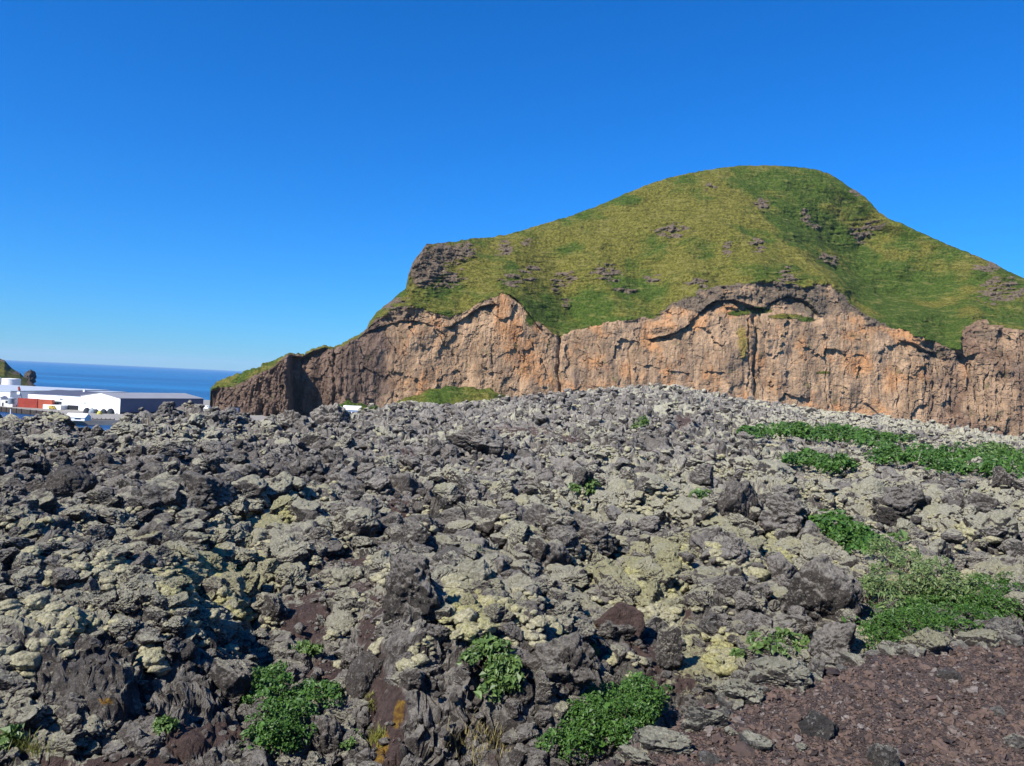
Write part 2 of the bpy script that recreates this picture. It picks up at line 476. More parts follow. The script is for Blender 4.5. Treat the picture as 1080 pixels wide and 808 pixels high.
OLIVES = [(950,262,50,8),(1010,280,40,10),(915,232,20,10),(1040,320,30,20,.8),(830,222,20,8,.8),(880,286,14,16,.8),(810,205,16,8,.7),(720,230,70,40),(560,262,40,18),(470,320,30,14),(640,255,40,24),(860,290,20,24,.7),(760,280,40,12,.7),(250,398,30,8,.6)]

def crack_field(px, py, line, up_w, dn_w):
    """Across a broken line: + above it (bulging rock), - below it (recess), in px units."""
    out = np.zeros(px.shape, F32)
    xs, ys = zip(*line)
    yl = np.interp(px, xs, ys)
    s = yl - py
    inx = sstep(xs[0] - 6, xs[0] + 6, px) * (1 - sstep(xs[-1] - 6, xs[-1] + 6, px))
    out = np.where(s >= 0, np.exp(-s / up_w), -np.exp(s / dn_w))
    return (out * inx).astype(F32)

def build_mountain():
    nc = 1150
    cpx = np.concatenate([np.linspace(221.0, 223.5, 10)[:-1], np.linspace(223.5, 1100, nc), np.linspace(1102, 1420, 120)])
    f = lambda tab, x: np.interp(x, [a for a, b in tab], [b for a, b in tab])
    jag = 2.2 * noise(cpx * 0.16, 0, 0, 3) + 1.3 * noise(cpx * 0.45, 0, 0, 5)
    hi = sstep(350, 450, cpx)
    sky_y = f(SKY, cpx)
    sky_y = sky_y + (1 - hi) * jag * 1.3 + hi * 1.1 * fbm(cpx * 0.13, 3, 0, 4, 8)
    top_y = np.maximum(f(TOP, cpx) + jag * 1.1, sky_y + 0.8)
    k = np.ones(9) / 9
    base_Y = np.convolve(np.pad(f(BASE, cpx), 4, mode='edge'), np.ones(5) / 5, mode='same')[4:-4]
    dep = np.convolve(np.pad(f(DEPTH, cpx), 20, mode='edge'), np.ones(41) / 41, mode='same')[20:-20]
    _, hv = to_uv(cpx, top_y)
    base_v = -SEA_Z * FOC / base_Y + 4
    na, nb, nk = 210, 230, 24
    smooth_top = np.convolve(np.pad(f(TOP, cpx), 45, mode='edge'), np.hanning(93)[1:-1] / np.hanning(93).sum(), mode='same')[45:-45]
    gap = np.clip((f(TOP, cpx) - sky_y) / 60, 0, 1)
    smooth_top = gap * smooth_top + (1 - gap) * np.maximum(f(TOP, cpx), sky_y + .8)
    base_s = np.convolve(np.pad(base_Y, 60, mode='edge'), np.ones(121) / 121, mode='same')[60:-60]
    U, V, D, PY = [], [], [], []
    _, bv = to_uv(cpx, 0 * cpx)
    base_py = to_px(cpx - IMG_W / 2, base_v)[1]
    for i in range(na + nb):
        if i < na:
            t = i / na; yy = base_py * (1 - t) + smooth_top * t
        else:
            t = (i - na) / (nb - 1); yy = smooth_top * (1 - t) + sky_y * t
        u_, v_ = to_uv(cpx, yy)
        tg = (smooth_top - yy) / np.maximum(smooth_top - sky_y, 1)          # 0 at the mean edge, 1 at the skyline
        tc = np.clip((base_py - yy) / (base_py - smooth_top), 0, 1)
        rk_ = sstep(3.0, -3.0, f(TOP, cpx) - yy)
        up_ = np.clip(tg, 0, 1)
        dg = base_s * 0.8 + base_Y * 0.2 + 16 + dep * (0.80 * np.maximum(tg, -.12) + 0.20 * up_ ** 2.5)
        dc = base_Y + 16 * tc ** 1.5
        dc = np.where(tg > 0, 0.55 * dc + 0.45 * dg, dc)
        U.append(u_); V.append(v_); D.append(dc * rk_ + dg * (1 - rk_))
    U, V, D = map(lambda a: np.array(a, F32), (U, V, D))
    px, py = to_px(U, V)
    dC = f(TOP, px) + (2.6 + 2.5 * sstep(600, 680, px)) * fbm(px * .09, py * .13, 0, 3, 3) + 1.8 * noise(px * .4, py * .4, 0, 5) - py                                   # px above the cliff's edge
    rock = sstep(2.5, -2.5, dC).astype(F32)
    oc = blobs(px, py, OUTCROPS)
    oc = np.clip(oc * (0.85 + 2.8 * fbm(px * .07, py * .30, 0, 4, 71)), 0, 1)
    X, Y, Z = U / FOC * D, D.copy(), -V / FOC * D
    # ---- relief, pushed towards the viewer's side (-Y) and to the sides
    col_n = fbm(X / 13, Z / 60, Y * 0 + 3, 4, 21)          # broad ribs
    rib = 1 - 2 * np.abs(fbm(X / 7, Z / 38, Y * 0 + 9, 4, 31))
    blk = fbm(X / 4.5, Z / 5.5, Y / 5, 4, 41)
    west = sstep(420, 300, px) * (1 + .5 * sstep(350, 300, px)) + 0.75 * sstep(930, 1000, px)   # strongly columned parts
    big_ = fbm(X / 24, Z / 30, Y * 0 + 1, 4, 19)
    led = fbm(X / 30, Z / 3.2, Y * 0 + 7, 3, 29)
    push = rock * (3.6 * big_ + 0.20 * led + 2.2 * col_n + (0.55 + 2.6 * west) * (rib - 0.4) + 0.5 * blk)
    f1, f2, idc, ox, oy = worley(X / 6 + 0.4 * blk, Z / 8, 77)
    push += rock * (rnd(idc, 3) - 0.5) * (0.7 + 1.6 * west)
    f1, f2, idc, ox, oy = worley(X / 12 + 0.5 * blk, Z / 15 + .4 * big_, 75)
    push += rock * ((rnd(idc, 3) - 0.5) * 2.6 + 2.0 * (ox * (rnd(idc, 4) - .5) + oy * (rnd(idc, 5) - .5)))
    f1, f2, idc, ox, oy = worley(X / 2.6, Z / 3.2 + 0.5 * blk, 79)
    push += rock * ((rnd(idc, 3) - 0.5) * (0.35 + .6 * west) - (0.25 + .4 * west) * np.exp(-((f2 - f1) / .1) ** 2))
    # overhanging flow at the top of the cliff, its arch and the ribs at the left
    A = [(688,357),(712,351),(724,343),(736,331),(746,322),(755,317),(772,316),(780,319),(789,322),(797,325),(806,325),(812,321),(818,316),(832,312),(849,316),(855,322),(864,333)]
    B = [(474,345),(486,338),(496,331),(508,323),(519,321)]
    C_ = [(534,309),(545,316),(553,325),(560,334),(567,343),(577,352)]
    Dk = [(950,359),(962,362),(975,370),(990,372)]
    E = [(384,352),(400,344),(425,338),(440,338),(456,343)]
    G = [(1008,372),(1016,377),(1030,372)]
    for ln, amp, uw, dw in ((A, 4.2, 14, 6), (B, 3.6, 10, 7), (C_, 2.8, 5, 5), (Dk, 3.0, 8, 5), (E, 1.6, 8, 4), (G, 4.0, 8, 6)):
        w = crack_field(px, py + 1.2 * noise(px * .25, py * .25, 0, 6), ln, uw, dw)
        push += amp * np.where(w > 0, 0.6 * w, 1.6 * w) * np.clip(0.75 + 1.5 * noise(px * .11, py * .11, amp, 12), 0, 1.6)
    # dark vertical chimneys
    for cx, y0, y1, w, dpt in ((590,352,430,2.2,7),(797,330,420,2.6,6),(790,335,420,1.5,3),(274,385,450,2.0,4),(283,380,450,1.4,3),(318,376,420,1.6,4),(352,366,420,1.8,5),(362,365,400,1.2,3.5),(262,405,450,1.5,3.5),(960,372,440,1.8,3),(985,380,450,2.0,3.5),(1005,385,455,1.5,3),(1022,372,440,2.2,3.5),(1042,390,450,1.6,3),(1060,365,420,2.0,3.5),(1032,405,460,1.6,3),(948,385,450,1.3,2.5),(872,360,420,1.2,2.5),(665,360,400,1.2,2),(520,360,410,1.0,2)):
        cxx = cx + 4.5 * noise(py * .055, 0, cx, 4) + 1.5 * noise(py * .2, 0, cx, 5)
        push -= dpt * 0.8 * np.exp(-((px - cxx) / (w * (0.7 + 0.9 * np.abs(noise(py * .05, cx, 3, 44))))) ** 2) * sstep(y0 - 3, y0 + 5, py) * (1 - sstep(y1, y1 + 20, py)) * (0.75 + 0.5 * noise(py * .2, cx, 0, 9))
    g = 1 - rock
    fade = sstep(0.0, 10.0, py - np.interp(px, cpx, sky_y))    # keep the skyline where it is
    def spur(line, width, drop):
        """A ridge running down the slope: the ground falls away on its right."""
        ys_ = [b for a, b in line]; xs_ = [a for a, b in line]
        sx_ = px - np.interp(py, ys_, xs_) - 3 * noise(py * .06, drop, 0, 14)
        iny = sstep(ys_[0], ys_[0] + 80, py) * (1 - sstep(ys_[-1] - 5, ys_[-1] + 30, py))
        tt = np.clip(sx_ / width, 0, 1); bk = 1 - sstep(1.0, 2.6, sx_ / width)
        return -drop * np.where(sx_ > 0, tt * bk, 0) * iny
    th = np.arctan2(py - 140, px - 790); rr = np.hypot(py - 140, px - 790)
    th = th + 0.25 * noise(px * .02, py * .02, 0 * px, 173)
    spoke = 0.6 - 1.8 * np.abs(fbm(th * 2.6, rr / 70, 0 * rr, 3, 171))
    push += g * fade * 4.0 * spoke * sstep(55, 150, rr)
    push += g * fade * 0.9 * fbm(px * .05, py * .42, 0 * px, 3, 181)
    push += g * fade * (spur([(766,178),(785,200),(802,226),(825,250),(850,275),(885,306)], 75, 44) + spur([(712,222),(716,250),(722,280),(735,300)], 30, 13)
                        + spur([(900,255),(930,285),(960,310),(985,340)], 60, 20) + spur([(536,262),(548,285),(560,310),(580,345)], 34, 15) + spur([(640,225),(628,270),(640,310),(660,335)], 40, 13) + spur([(1012,262),(1004,300),(1008,340)], 24, -7))
    push += g * (5.5 * fbm(X / 38, Y / 38, Z / 38, 4, 61) + 1.2 * fbm(X / 6, Y / 6, Z / 6, 4, 62)) * fade
    push += oc * g * (1.8 + 3.4 * blk) * (0.35 + 0.65 * fade)
    band = blobs(px, py, [(790,312,60,12),(850,312,26,14),(740,325,16,10),(700,348,20,8),(430,334,40,7),(505,328,16,8),(1040,352,30,10),(985,372,24,8),(920,342,14,10)])
    push += band * rock * (3.0 * fbm(X / 5, Z / 4, Y / 5, 4, 141) + 1.5 * (rnd(idc, 7) - .5))
    crag = blobs(px, py, [(448,285,20,26),(470,268,26,12)])
    push += crag * (5.0 * col_n + 3.0 * blk + 2.5)
    Y -= push
    sx = rock * (1.0 * fbm(X / 6, Z / 9, Y / 6, 3, 91))
    X += sx
    Z += g * 0.7 * fbm(X / 4, Y / 4, Z / 4, 3, 95) + 0.4 * rock * noise(X / 3, Y / 3, Z / 3, 96)
    # back slope down to the sea
    Xb, Yb, Zb = [], [], []
    for i in range(1, nk + 1):
        t = i / nk
        Yb.append(Y[-1] + (70 + 160 * t) * t); Zb.append(Z[-1] * (1 - t ** 1.3) + (SEA_Z - 4) * t ** 1.3); Xb.append(X[-1])
    Xb, Yb, Zb = map(lambda a: np.array(a, F32), (Xb, Yb, Zb))
    zz = np.zeros_like(Xb)
    def stack(a, b): return np.concatenate([a, b], 0)
    co = np.stack([stack(X, Xb), stack(Y, Yb), stack(Z, Zb)], -1).reshape(-1, 3)
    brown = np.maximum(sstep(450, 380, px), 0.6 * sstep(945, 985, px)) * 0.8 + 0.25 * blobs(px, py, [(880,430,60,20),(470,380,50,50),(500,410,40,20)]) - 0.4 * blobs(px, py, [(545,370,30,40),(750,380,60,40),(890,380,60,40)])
    greyb = 0.55 * sstep(9 + 14 * noise(px * .06, 0, 0, 81), 0, -dC) * sstep(600, 700, px) * sstep(1010, 900, px) + 0.95 * np.maximum(oc, crag) + 0.5 * band + 0.62 * blobs(px, py, [(860,325,40,18),(830,312,30,14),(740,320,40,10),(900,325,30,12),(980,400,30,50,.7),(1030,400,40,40,.6),(640,350,50,8,.7)])
    ochre = blobs(px, py, [(543,350,12,30,.9),(556,385,26,26,.8),(528,340,10,20),(700,345,26,10,.7),(735,340,14,12,.9),(905,385,26,18,.8),(940,400,14,24,.7),(1018,390,10,20,.8),(640,410,30,16,.6),(660,390,12,16,.7)])
    right = np.clip(sstep(2, 10, px - np.interp(py, [178,200,226,250,275,306], [766,785,802,825,850,885]) - 5 * noise(px * .08, py * .08, 0, 33)) * sstep(170, 180, py), 0, 1)
    stain = blobs(px, py, [(783,362,7,26)])
    green = np.clip(0.40 + 0.17 * right + 0.7 * blobs(px, py, GREENS) - 0.36 * blobs(px, py, OLIVES), 0, 1)
    rk = np.clip(rock + 0.95 * np.maximum(oc, crag), 0, 1)
    ledge = blobs(px, py, [(800,327,22,5),(830,334,25,4),(850,337,14,4),(780,330,16,4),(560,336,10,14,.8),(515,330,12,6,.5),(870,393,12,3,.8),(1060,395,14,22,.5),(545,365,6,5,.6)])
    rk = rk * (1 - 0.9 * ledge)
    n0 = Xb.size
    ex = lambda a, v: np.concatenate([a.ravel(), np.full(n0, v, F32)])
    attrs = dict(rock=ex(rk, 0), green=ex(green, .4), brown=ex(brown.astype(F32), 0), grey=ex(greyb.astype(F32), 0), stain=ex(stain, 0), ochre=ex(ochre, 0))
    fc = grid_faces(na + nb + nk, len(cpx))
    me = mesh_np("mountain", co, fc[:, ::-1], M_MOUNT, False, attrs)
    tag(link("mountain", me), kind='structure')

build_mountain()

def mound(name, px0, px1, y_foot, y_top, Y, depth, seed, rockm=0.0, peak=0.5, green=0.6):
    """A rounded grassy bank against a slope."""
    n, m = 90, 40
    s = np.linspace(-0.15, 1.15, n)[None, :]; t = np.linspace(-1, 1, m)[:, None]
    shape = np.clip(1 - (np.abs(s - peak) / (0.62)) ** 2.0, 0, 1) * np.clip(1 - t ** 2, 0, 1) ** 0.8
    a, b = at(px0, y_foot, Y), at(px1, y_foot, Y)
    hgt = (y_foot - y_top) / FOC * Y
    X = a.x + (b.x - a.x) * s + 0 * t
    Yy = Y + depth * t + 0 * s
    Z = a.z + (b.z - a.z) * s + hgt * shape + 0 * t - 2
    Z = Z + 0.30 * hgt * (shape > 0) * fbm(X / 9, Yy / 5, 0 * X, 4, seed) + 2 * (shape > 0)
    X, Yy, Z = np.broadcast_arrays(X, Yy, Z)
    co = np.stack([X, Yy, Z], -1).reshape(-1, 3)
    k = co.shape[0]
    attrs = dict(rock=np.full(k, rockm), green=np.full(k, green), brown=np.full(k, .5), grey=np.full(k, .5), stain=np.zeros(k))
    return tag(link(name, mesh_np(name, co, grid_faces(m, n), M_MOUNT, True, attrs)), kind='structure')

mound("grassy_talus_hill", 420, 545, 434, 409, 492, 22, 5, green=0.55)
mound("grassy_foot_hill", 340, 398, 448, 425, 452, 14, 6, green=0.9)

# the headland across the harbour mouth
def build_headland():
    cpx = np.linspace(-260, 38.5, 170)
    prof = [(-260,372),(-180,350),(-100,345),(-60,352),(-20,369),(0,378),(5,380),(10,386),(15,390),(20,393),(24,397),(28,400),(33,403),(38.5,408)]
    ys = np.interp(cpx, [a for a, b in prof], [b for a, b in prof]) + 0.5 * noise(cpx * .5, 0, 0, 2)
    rows = 60
    u, v = to_uv(cpx, ys)
    U = np.repeat(u[None], rows, 0)
    t = np.linspace(0, 1, rows)[:, None]
    Y0, Y1 = 640.0, 760.0
    D = Y0 + (Y1 - Y0) * t + 0 * U
    vf = -SEA_Z * FOC / Y0
    V = vf * (1 - t) + v[None] * t
    X, Y, Z = U / FOC * D, D.copy(), -V / FOC * D
    Y -= 3 * fbm(X / 14, Y / 14, Z / 14, 4, 4)
    edge = sstep(7, 1, V - v[None])
    px, py = to_px(U, V)
    rock = np.clip(blobs(px, py, [(34,404,8,5),(10,386,6,3),(4,380,8,2),(18,393,6,3)]) * 1.1 + 0.0 * edge, 0, 1)
    tb = np.linspace(0.1, 1, 10)[:, None]
    Yb = Y[-1:] + 120 * tb; Xb = X[-1:] / Y[-1:] * Yb - 6 * tb; Zb = Z[-1:] * (1 - tb) + (SEA_Z - 3) * tb
    co = np.stack([np.concatenate([X, Xb]), np.concatenate([Y, Yb]), np.concatenate([Z, Zb])], -1).reshape(-1, 3)
    k = len(co); nb = Xb.size
    attrs = dict(rock=np.concatenate([rock.ravel(), np.zeros(nb)]), green=np.full(k, .62), brown=np.full(k, .9), grey=np.full(k, .9), stain=np.zeros(k))
    tag(link("headland_hill", mesh_np("headland_hill", co, grid_faces(rows + 10, len(cpx))[:, ::-1], M_MOUNT, False, attrs)), kind='structure')
build_headland()

# ------------------------------------------------------------------ the lava field (one sheet from under the viewer to the rim)
RIM = [(-500,42),(0,41),(150,43),(260,48),(350,62),(430,86),(520,110),(620,130),(700,142),(780,138),(870,122),(960,102),(1080,80),(1300,60),(1600,50)]
RIMV = [(-500,64),(0,70),(40,66),(60,60),(76,72),(112,74),(135,57),(150,54),(200,48),(230,46),(260,52),(300,54),(350,46),(400,33),(430,28),(470,27),(520,20),(600,8),(660,1),(700,-3),(740,1),(800,9),(870,15),(960,21),(1080,35),(1600,40)]
NEAR = {  # z of the ground by depth, for a hollow and for the rock steps at the bottom of the picture
    'hollow': [(1.0,-2.7),(4,-2.9),(6,-2.95),(8,-2.85),(10,-2.8),(14,-2.9),(20,-3.0),(30,-3.1)],
    'step':   [(1.0,-2.7),(4,-3.0),(5.6,-3.0),(6.2,-2.75),(7.2,-2.14),(8,-2.15),(10,-2.45),(14,-2.85),(20,-3.0),(30,-3.1)],
    'left':   [(1.0,-2.7),(4,-3.0),(5.6,-2.95),(6.2,-2.75),(7.4,-2.28),(8.5,-2.3),(11,-2.5),(14,-2.75),(20,-3.0),(30,-3.1)],
    'right':  [(1.0,-2.7),(4,-3.0),(7,-3.0),(9,-2.85),(11,-2.75),(14,-2.75),(20,-2.85),(30,-3.0)],
}
STEPW = [(-500,'left'),(0,'left'),(190,'left'),(255,'hollow'),(365,'hollow'),(430,'step'),(560,'step'),(640,'hollow'),(740,'hollow'),(860,'right'),(1600,'right')]

SOIL = [(455,600,30,10,.7),(600,640,30,10,.7),(770,630,20,10,.7),(360,590,24,8,.6),(560,520,26,6,.6),(820,600,20,8,.6),(700,560,24,6,.5),(250,520,20,8,.5),(880,480,20,3,.6),(660,430,16,3,.8),(500,462,24,3,.7),(395,700,22,60),(410,760,26,60),(320,640,36,30),(340,700,30,25),(690,690,40,22),(735,690,22,30),(720,640,16,22,.8),(210,765,70,22),(120,792,130,12),(20,780,40,16),(550,455,45,6),(600,462,30,5,.8),(680,478,20,5,.8),(720,445,14,14,.8),(745,470,28,5,.8),(330,548,10,6,.7),(420,532,22,10,.8),(430,478,22,10,.6),(640,560,20,6,.6),(800,550,30,10,.5),(640,665,20,16,.6),(560,600,14,8,.6),(380,620,22,14,.7),(880,520,30,5,.5),(520,790,40,20,.6)]
MOSS = [(215, 608, 40, 14, 1.3), (255, 585, 30, 12, 1.2), (500, 646, 34, 12, 1.4), (485, 630, 20, 8, 1.2), (690, 612, 40, 12, 1.3), (790, 590, 50, 14, 1.3), (740, 700, 26, 20, 1.4), (700, 655, 16, 8, 1.2), (240, 560, 20, 8, 1.2), (285, 548, 26, 8, 1.1), (75, 690, 10, 8, 1.3), (640, 575, 30, 8, 1.1), (940, 575, 40, 10, 1.2), (1020, 560, 40, 10, 1.1), (60, 662, 26, 8, 1.1), (230, 600, 70, 22, 1.0), (150, 620, 60, 16, 1.0), (60, 660, 50, 18, 1.0), (20, 650, 30, 20, 1.0), (230, 640, 50, 20, 1.0), (280, 560, 50, 26, 1.0), (100, 600, 80, 30, 0.8), (225, 550, 30, 10, 1.0), (500, 640, 48, 22, 1.0), (490, 620, 60, 18, 0.8), (430, 610, 40, 20, 0.7), (640, 600, 40, 18, 0.7), (690, 600, 50, 22, 1.0), (760, 580, 60, 24, 1.0), (800, 600, 40, 22, 0.9), (700, 640, 30, 25, 0.9), (730, 680, 22, 25, 1.0), (750, 700, 36, 26, 1.0), (880, 585, 50, 22, 0.7), (920, 560, 60, 20, 0.7), (1000, 560, 70, 22, 0.8), (1040, 600, 40, 22, 0.8), (870, 640, 30, 40, 0.5), (960, 610, 60, 30, 0.6), (900, 690, 40, 16, 1.0), (880, 530, 90, 20, 0.7), (700, 540, 70, 20, 0.6), (580, 540, 60, 16, 0.6), (470, 560, 60, 14, 0.5), (60, 440, 22, 7, 0.5), (140, 458, 40, 10, 0.4), (20, 478, 30, 14, 0.35), (300, 540, 60, 20, 0.6), (820, 450, 100, 14, 0.38), (900, 450, 120, 16, 0.4), (1000, 470, 90, 10, 0.4), (700, 430, 80, 12, 0.35), (600, 430, 60, 10, 0.3), (760, 500, 60, 12, 0.7), (650, 480, 60, 10, 0.3), (900, 500, 60, 10, 0.5), (980, 530, 90, 14, 0.8), (660, 510, 60, 14, 0.6)]
YELLOW = [(230,610,70,30),(500,640,50,22),(740,690,60,40),(690,610,60,30),(800,580,60,25),(960,620,60,30),(280,560,40,20)]
BARE = [(620,424,150,10,.8),(470,440,90,12,.8),(760,440,50,14,.7),(700,470,60,10,.6),(900,520,40,10,.5),(60,500,120,36,.8),(220,500,110,30,.75),(330,490,70,36,.8),(420,520,60,40,.6),(480,480,60,20,.6),(100,700,110,45),(170,730,80,40),(500,710,50,70),(470,760,50,50),(60,520,60,16),(30,500,50,12),(150,500,60,20),(780,545,50,16),(840,650,30,20,.6),(540,570,40,10,.6),(60,580,40,16,.7),(960,560,16,20,.6)]
CALM = [(1000,660,90,26),(960,625,50,26),(285,760,50,40),(650,762,60,36),(820,461,46,8),(880,464,44,9),(925,470,36,7),(960,490,54,12),(1030,496,70,16),(860,498,36,8),(885,575,40,16)]
ORANGE = [(420,752,7,18),(404,778,9,16),(560,770,8,22,.8),(175,615,6,12,.5),(115,735,8,6,.7),(400,795,10,8)]

def base_z(px, Y):
    """Height of the ground without its blocks, by the column it is seen in and its depth."""
    px, Y = np.asarray(px, float), np.asarray(Y, float)
    xs = [a for a, b in STEPW]
    keys = list(NEAR)
    wts = {k: np.interp(px, xs, [1.0 if b == k else 0.0 for a, b in STEPW]) for k in keys}
    z = sum(wts[k] * np.interp(Y, [a for a, b in NEAR[k]], [b for a, b in NEAR[k]]) for k in keys)
    rim = np.interp(px, [a for a, b in RIM], [b for a, b in RIM])
    rv = np.interp(px, [a for a, b in RIMV], [b for a, b in RIMV])
    zr = -rv / FOC * rim
    t = sstep(0.0, 1.0, (np.log(np.maximum(Y, 1)) - math.log(22)) / (np.log(rim) - math.log(22)))
    z = z * (1 - t) + zr * t
    over = np.maximum(Y - rim, 0)
    z = z - np.where(over > 0, 0.10 * over + 0.012 * over ** 2, 0)
    return np.maximum(z, SEA_Z - 3)

def block_relief(X, Y, soil, seed=0, ids=None):
    """Tumbled clinker: tilted blocks of several sizes with gaps between them."""
    wx = 0.35 * fbm(X * 0.9, Y * 0.9, 0 * X, 3, 201 + seed)
    wy = 0.35 * fbm(X * 0.9, Y * 0.9, 0 * X + 5, 3, 211 + seed)
    calm = 1 - 0.86 * soil
    h = 0.42 * fbm(X / 4.2, Y / 4.2, 0 * X, 3, 221 + seed) * (0.4 + 0.6 * calm)
    h = h + calm * sstep(9, 16, Y) * (0.60 + 0.20 * sstep(28, 50, Y)) * (0.35 - 2.2 * np.abs(fbm(X / 3.0 + wx, Y / 4.0 + wy, 0 * X, 3, 231 + seed)))
    for s, amp, gap in ((2.9, .52, .10), (1.25, .42, .12), (.52, .20, .07), (.21, .085, .03), (.10, .036, .012)):
        f1, f2, idc, ox, oy = worley((X + wx * min(1, s)) / s, (Y + wy * min(1, s)) / s, int(s * 100) + seed)
        r1, r2, r3 = rnd(idc, 4), rnd(idc, 5), rnd(idc, 6)
        e = f2 - f1
        dome = (1 - np.exp(-e / 0.30)) * (0.15 + 1.0 * r1 + 0.9 * (ox * (r2 - .5) + oy * (r3 - .5)))
        near = sstep(16, 8, Y)
        k = np.clip(s * FOC / np.maximum(Y, 1) / 7.0 - 0.4, 0, 1) * (1 - 0.45 * sstep(12, 26, Y)) * (1 - near * (0.50 if s > 1 else 0.20 if s > .5 else -0.15))
        gp = gap * (1 + (3.0 if s > 1 else 1.0) * sstep(22, 50, Y))
        h = h + calm * k * (amp * (dome - 0.30) - gp * np.exp(-(e / (0.10 + 0.08 * sstep(22, 50, Y))) ** 2))
        if ids is not None and s > .5: ids.append(rnd(idc, 9)); ids.append(rnd(idc, 10))
    return h

def build_lava():
    nt, ny = 1500, 1050
    tl = np.concatenate([np.linspace(-1.25, -0.72, 110)[:-1], np.linspace(-0.72, 0.72, nt - 220), np.linspace(0.72, 1.25, 111)[1:]])
    yl = np.exp(np.linspace(math.log(1.6), math.log(330.0), ny))
    T, Y = np.meshgrid(tl, yl)
    T, Y = T.astype(F32), Y.astype(F32)
    # the column is fixed by the direction T; the roll shifts it a little with height
    u = T * FOC
    px_h = u * CR + IMG_W / 2
    z0 = base_z(px_h, Y)
    v = -z0 * FOC / Y
    px, py = to_px(u, v)
    z0 = base_z(px, Y)
    v = -z0 * FOC / Y
    px, py = to_px(u, v)
    X = T * Y
    soil = blobs(px, py, SOIL) + 0.45 * sstep(0.15, 0.5, fbm(X / 3.1, Y / 3.1, 0 * X, 3, 301)) * sstep(34, 20, Y)
    soil = np.clip(soil, 0, 1).astype(F32)
    bare = blobs(px, py, BARE)
    ids = []
    rel = block_relief(X, Y, np.maximum(soil, blobs(px, py, CALM)), 0, ids)
    vary = 0.45 * (ids[0] - .5) + 0.55 * (ids[2] - .5) + 0.30 * (ids[4] - .5)
    varf = np.clip(1.6 * (0.5 * ids[1] + 0.5 * ids[3]) - 0.75, 0, 1)
    rel = rel * (1 - 0.15 * bare * sstep(14, 9, Y))
    # slanting slabs with long cracks on the bare rock steps near the viewer
    slab = bare * sstep(14, 9, Y)
    al = X * 0.55 + Y * 0.5 + z0 * 0.9
    q = X * 0.80 - z0 * 0.55 + 0.25 * fbm(X * 1.2, Y * 1.2, 0 * X, 3, 331)
    rel = rel + slab * (0.08 - 0.22 * np.abs(fbm(q / 0.42, al / 1.2, 0 * X, 4, 361)))
    f1, f2, idc, ox, oy = worley(q / 0.22, al / 0.7, 341)
    rel = rel + slab * (0.13 * (1 - np.exp(-(f2 - f1) / .35)) * rnd(idc, 2) - 0.05 * np.exp(-((f2 - f1) / .2) ** 2))
    Z = z0 + rel
    Zk = Z.copy()
    # break the sheet up sideways too, so that blocks get undercut sides
    dmp = (1 - 0.8 * soil) * (1 + 0.9 * slab)
    fine_ = lambda s_: np.clip(s_ * FOC / Y / 7.0 - 0.4, 0, 1)
    for s, a in ((1.1, .13), (.42, .10), (.16, .055), (0.07, .032)):
        o = 400 + int(s * 100); a = a * fine_(s)
        X = X + dmp * a * noise(X / s, Y / s, Z / s, o)
        Y = Y + dmp * a * noise(X / s + 9, Y / s, Z / s, o + 1)
        Z = Z + dmp * a * 0.9 * noise(X / s, Y / s + 9, Z / s, o + 2)
    reg = 0.26 + 0.42 * fbm(X / 11, Y / 11, 0 * X, 3, 351)
    far = sstep(25, 60, T * 0 + np.repeat(yl[:, None], len(tl), 1))
    moss = np.clip(reg + 0.66 * blobs(px, py, MOSS) + 0.02 * far + vary - 0.55 * bare - 0.5 * soil, -0.6, 1.0)
    yel = blobs(px, py, YELLOW)
    attrs = dict(moss=moss, soil=soil, orange=blobs(px, py, ORANGE), yellow=yel, fresh=np.clip(bare * 0.22 + 0.9 * varf, 0, 1))
    co = np.stack([X, Y, Z], -1).reshape(-1, 3)
    me = mesh_np("lava_ground", co, grid_faces(ny, len(tl)), M_LAVA, False, {k: a.ravel() for k, a in attrs.items()})
    tag(link("lava_ground", me), kind='structure')
    return tl, yl, Zk.astype(F32), dict(moss=moss, yellow=yel, soil=soil, bare=bare)

TL, YL, GZ, FIELD = build_lava()

def gidx(x, y):
    y = max(min(y, YL[-1]), YL[0])
    j = min(max(int(np.searchsorted(TL, x / y)), 0), len(TL) - 1)
    i = min(max(int(np.searchsorted(YL, y)), 0), len(YL) - 1)
    return i, j

def ground(x, y):
    i, j = gidx(x, y)
    return float(GZ[i, j])

def hit(px, py):
    """The point of the lava field seen at a pixel."""
    u, v = to_uv(px, py)
    j = min(max(int(np.searchsorted(TL, float(u) / FOC)), 0), len(TL) - 1)
    vv = -GZ[:, j] * FOC / YL
    ok = np.nonzero(vv[60:] <= float(v))[0]
    i = 60 + int(ok[0]) if len(ok) else len(YL) - 1
    Y = float(YL[i])
    return Vector((float(u) / FOC * Y, Y, float(GZ[i, j])))

# ------------------------------------------------------------------ rocks
def frag3(p, scale, seed):
    """3D cells for a rock's skin: a value per fragment and the closeness of a crack."""
    q = p * scale
    fl = np.floor(q).astype(np.int32)
    f1 = np.full(len(p), 9, F32); f2 = f1.copy(); val = np.zeros(len(p), F32)
    for cx in (-1, 0, 1):
        for cy in (-1, 0, 1):
            for cz in (-1, 0, 1):
                c = fl + np.array([cx, cy, cz], np.int32)
                h = _hash(c[:, 0], c[:, 1], c[:, 2], seed)
                ft = c + np.stack([rnd(h, 1), rnd(h, 2), rnd(h, 3)], 1)
                d = np.linalg.norm(q - ft, axis=1)
                n_ = d < f1
                f2 = np.where(n_, f1, np.minimum(f2, d)); f1 = np.where(n_, d, f1); val = np.where(n_, rnd(h, 4), val)
    return val, np.exp(-((f2 - f1) / .09) ** 2)

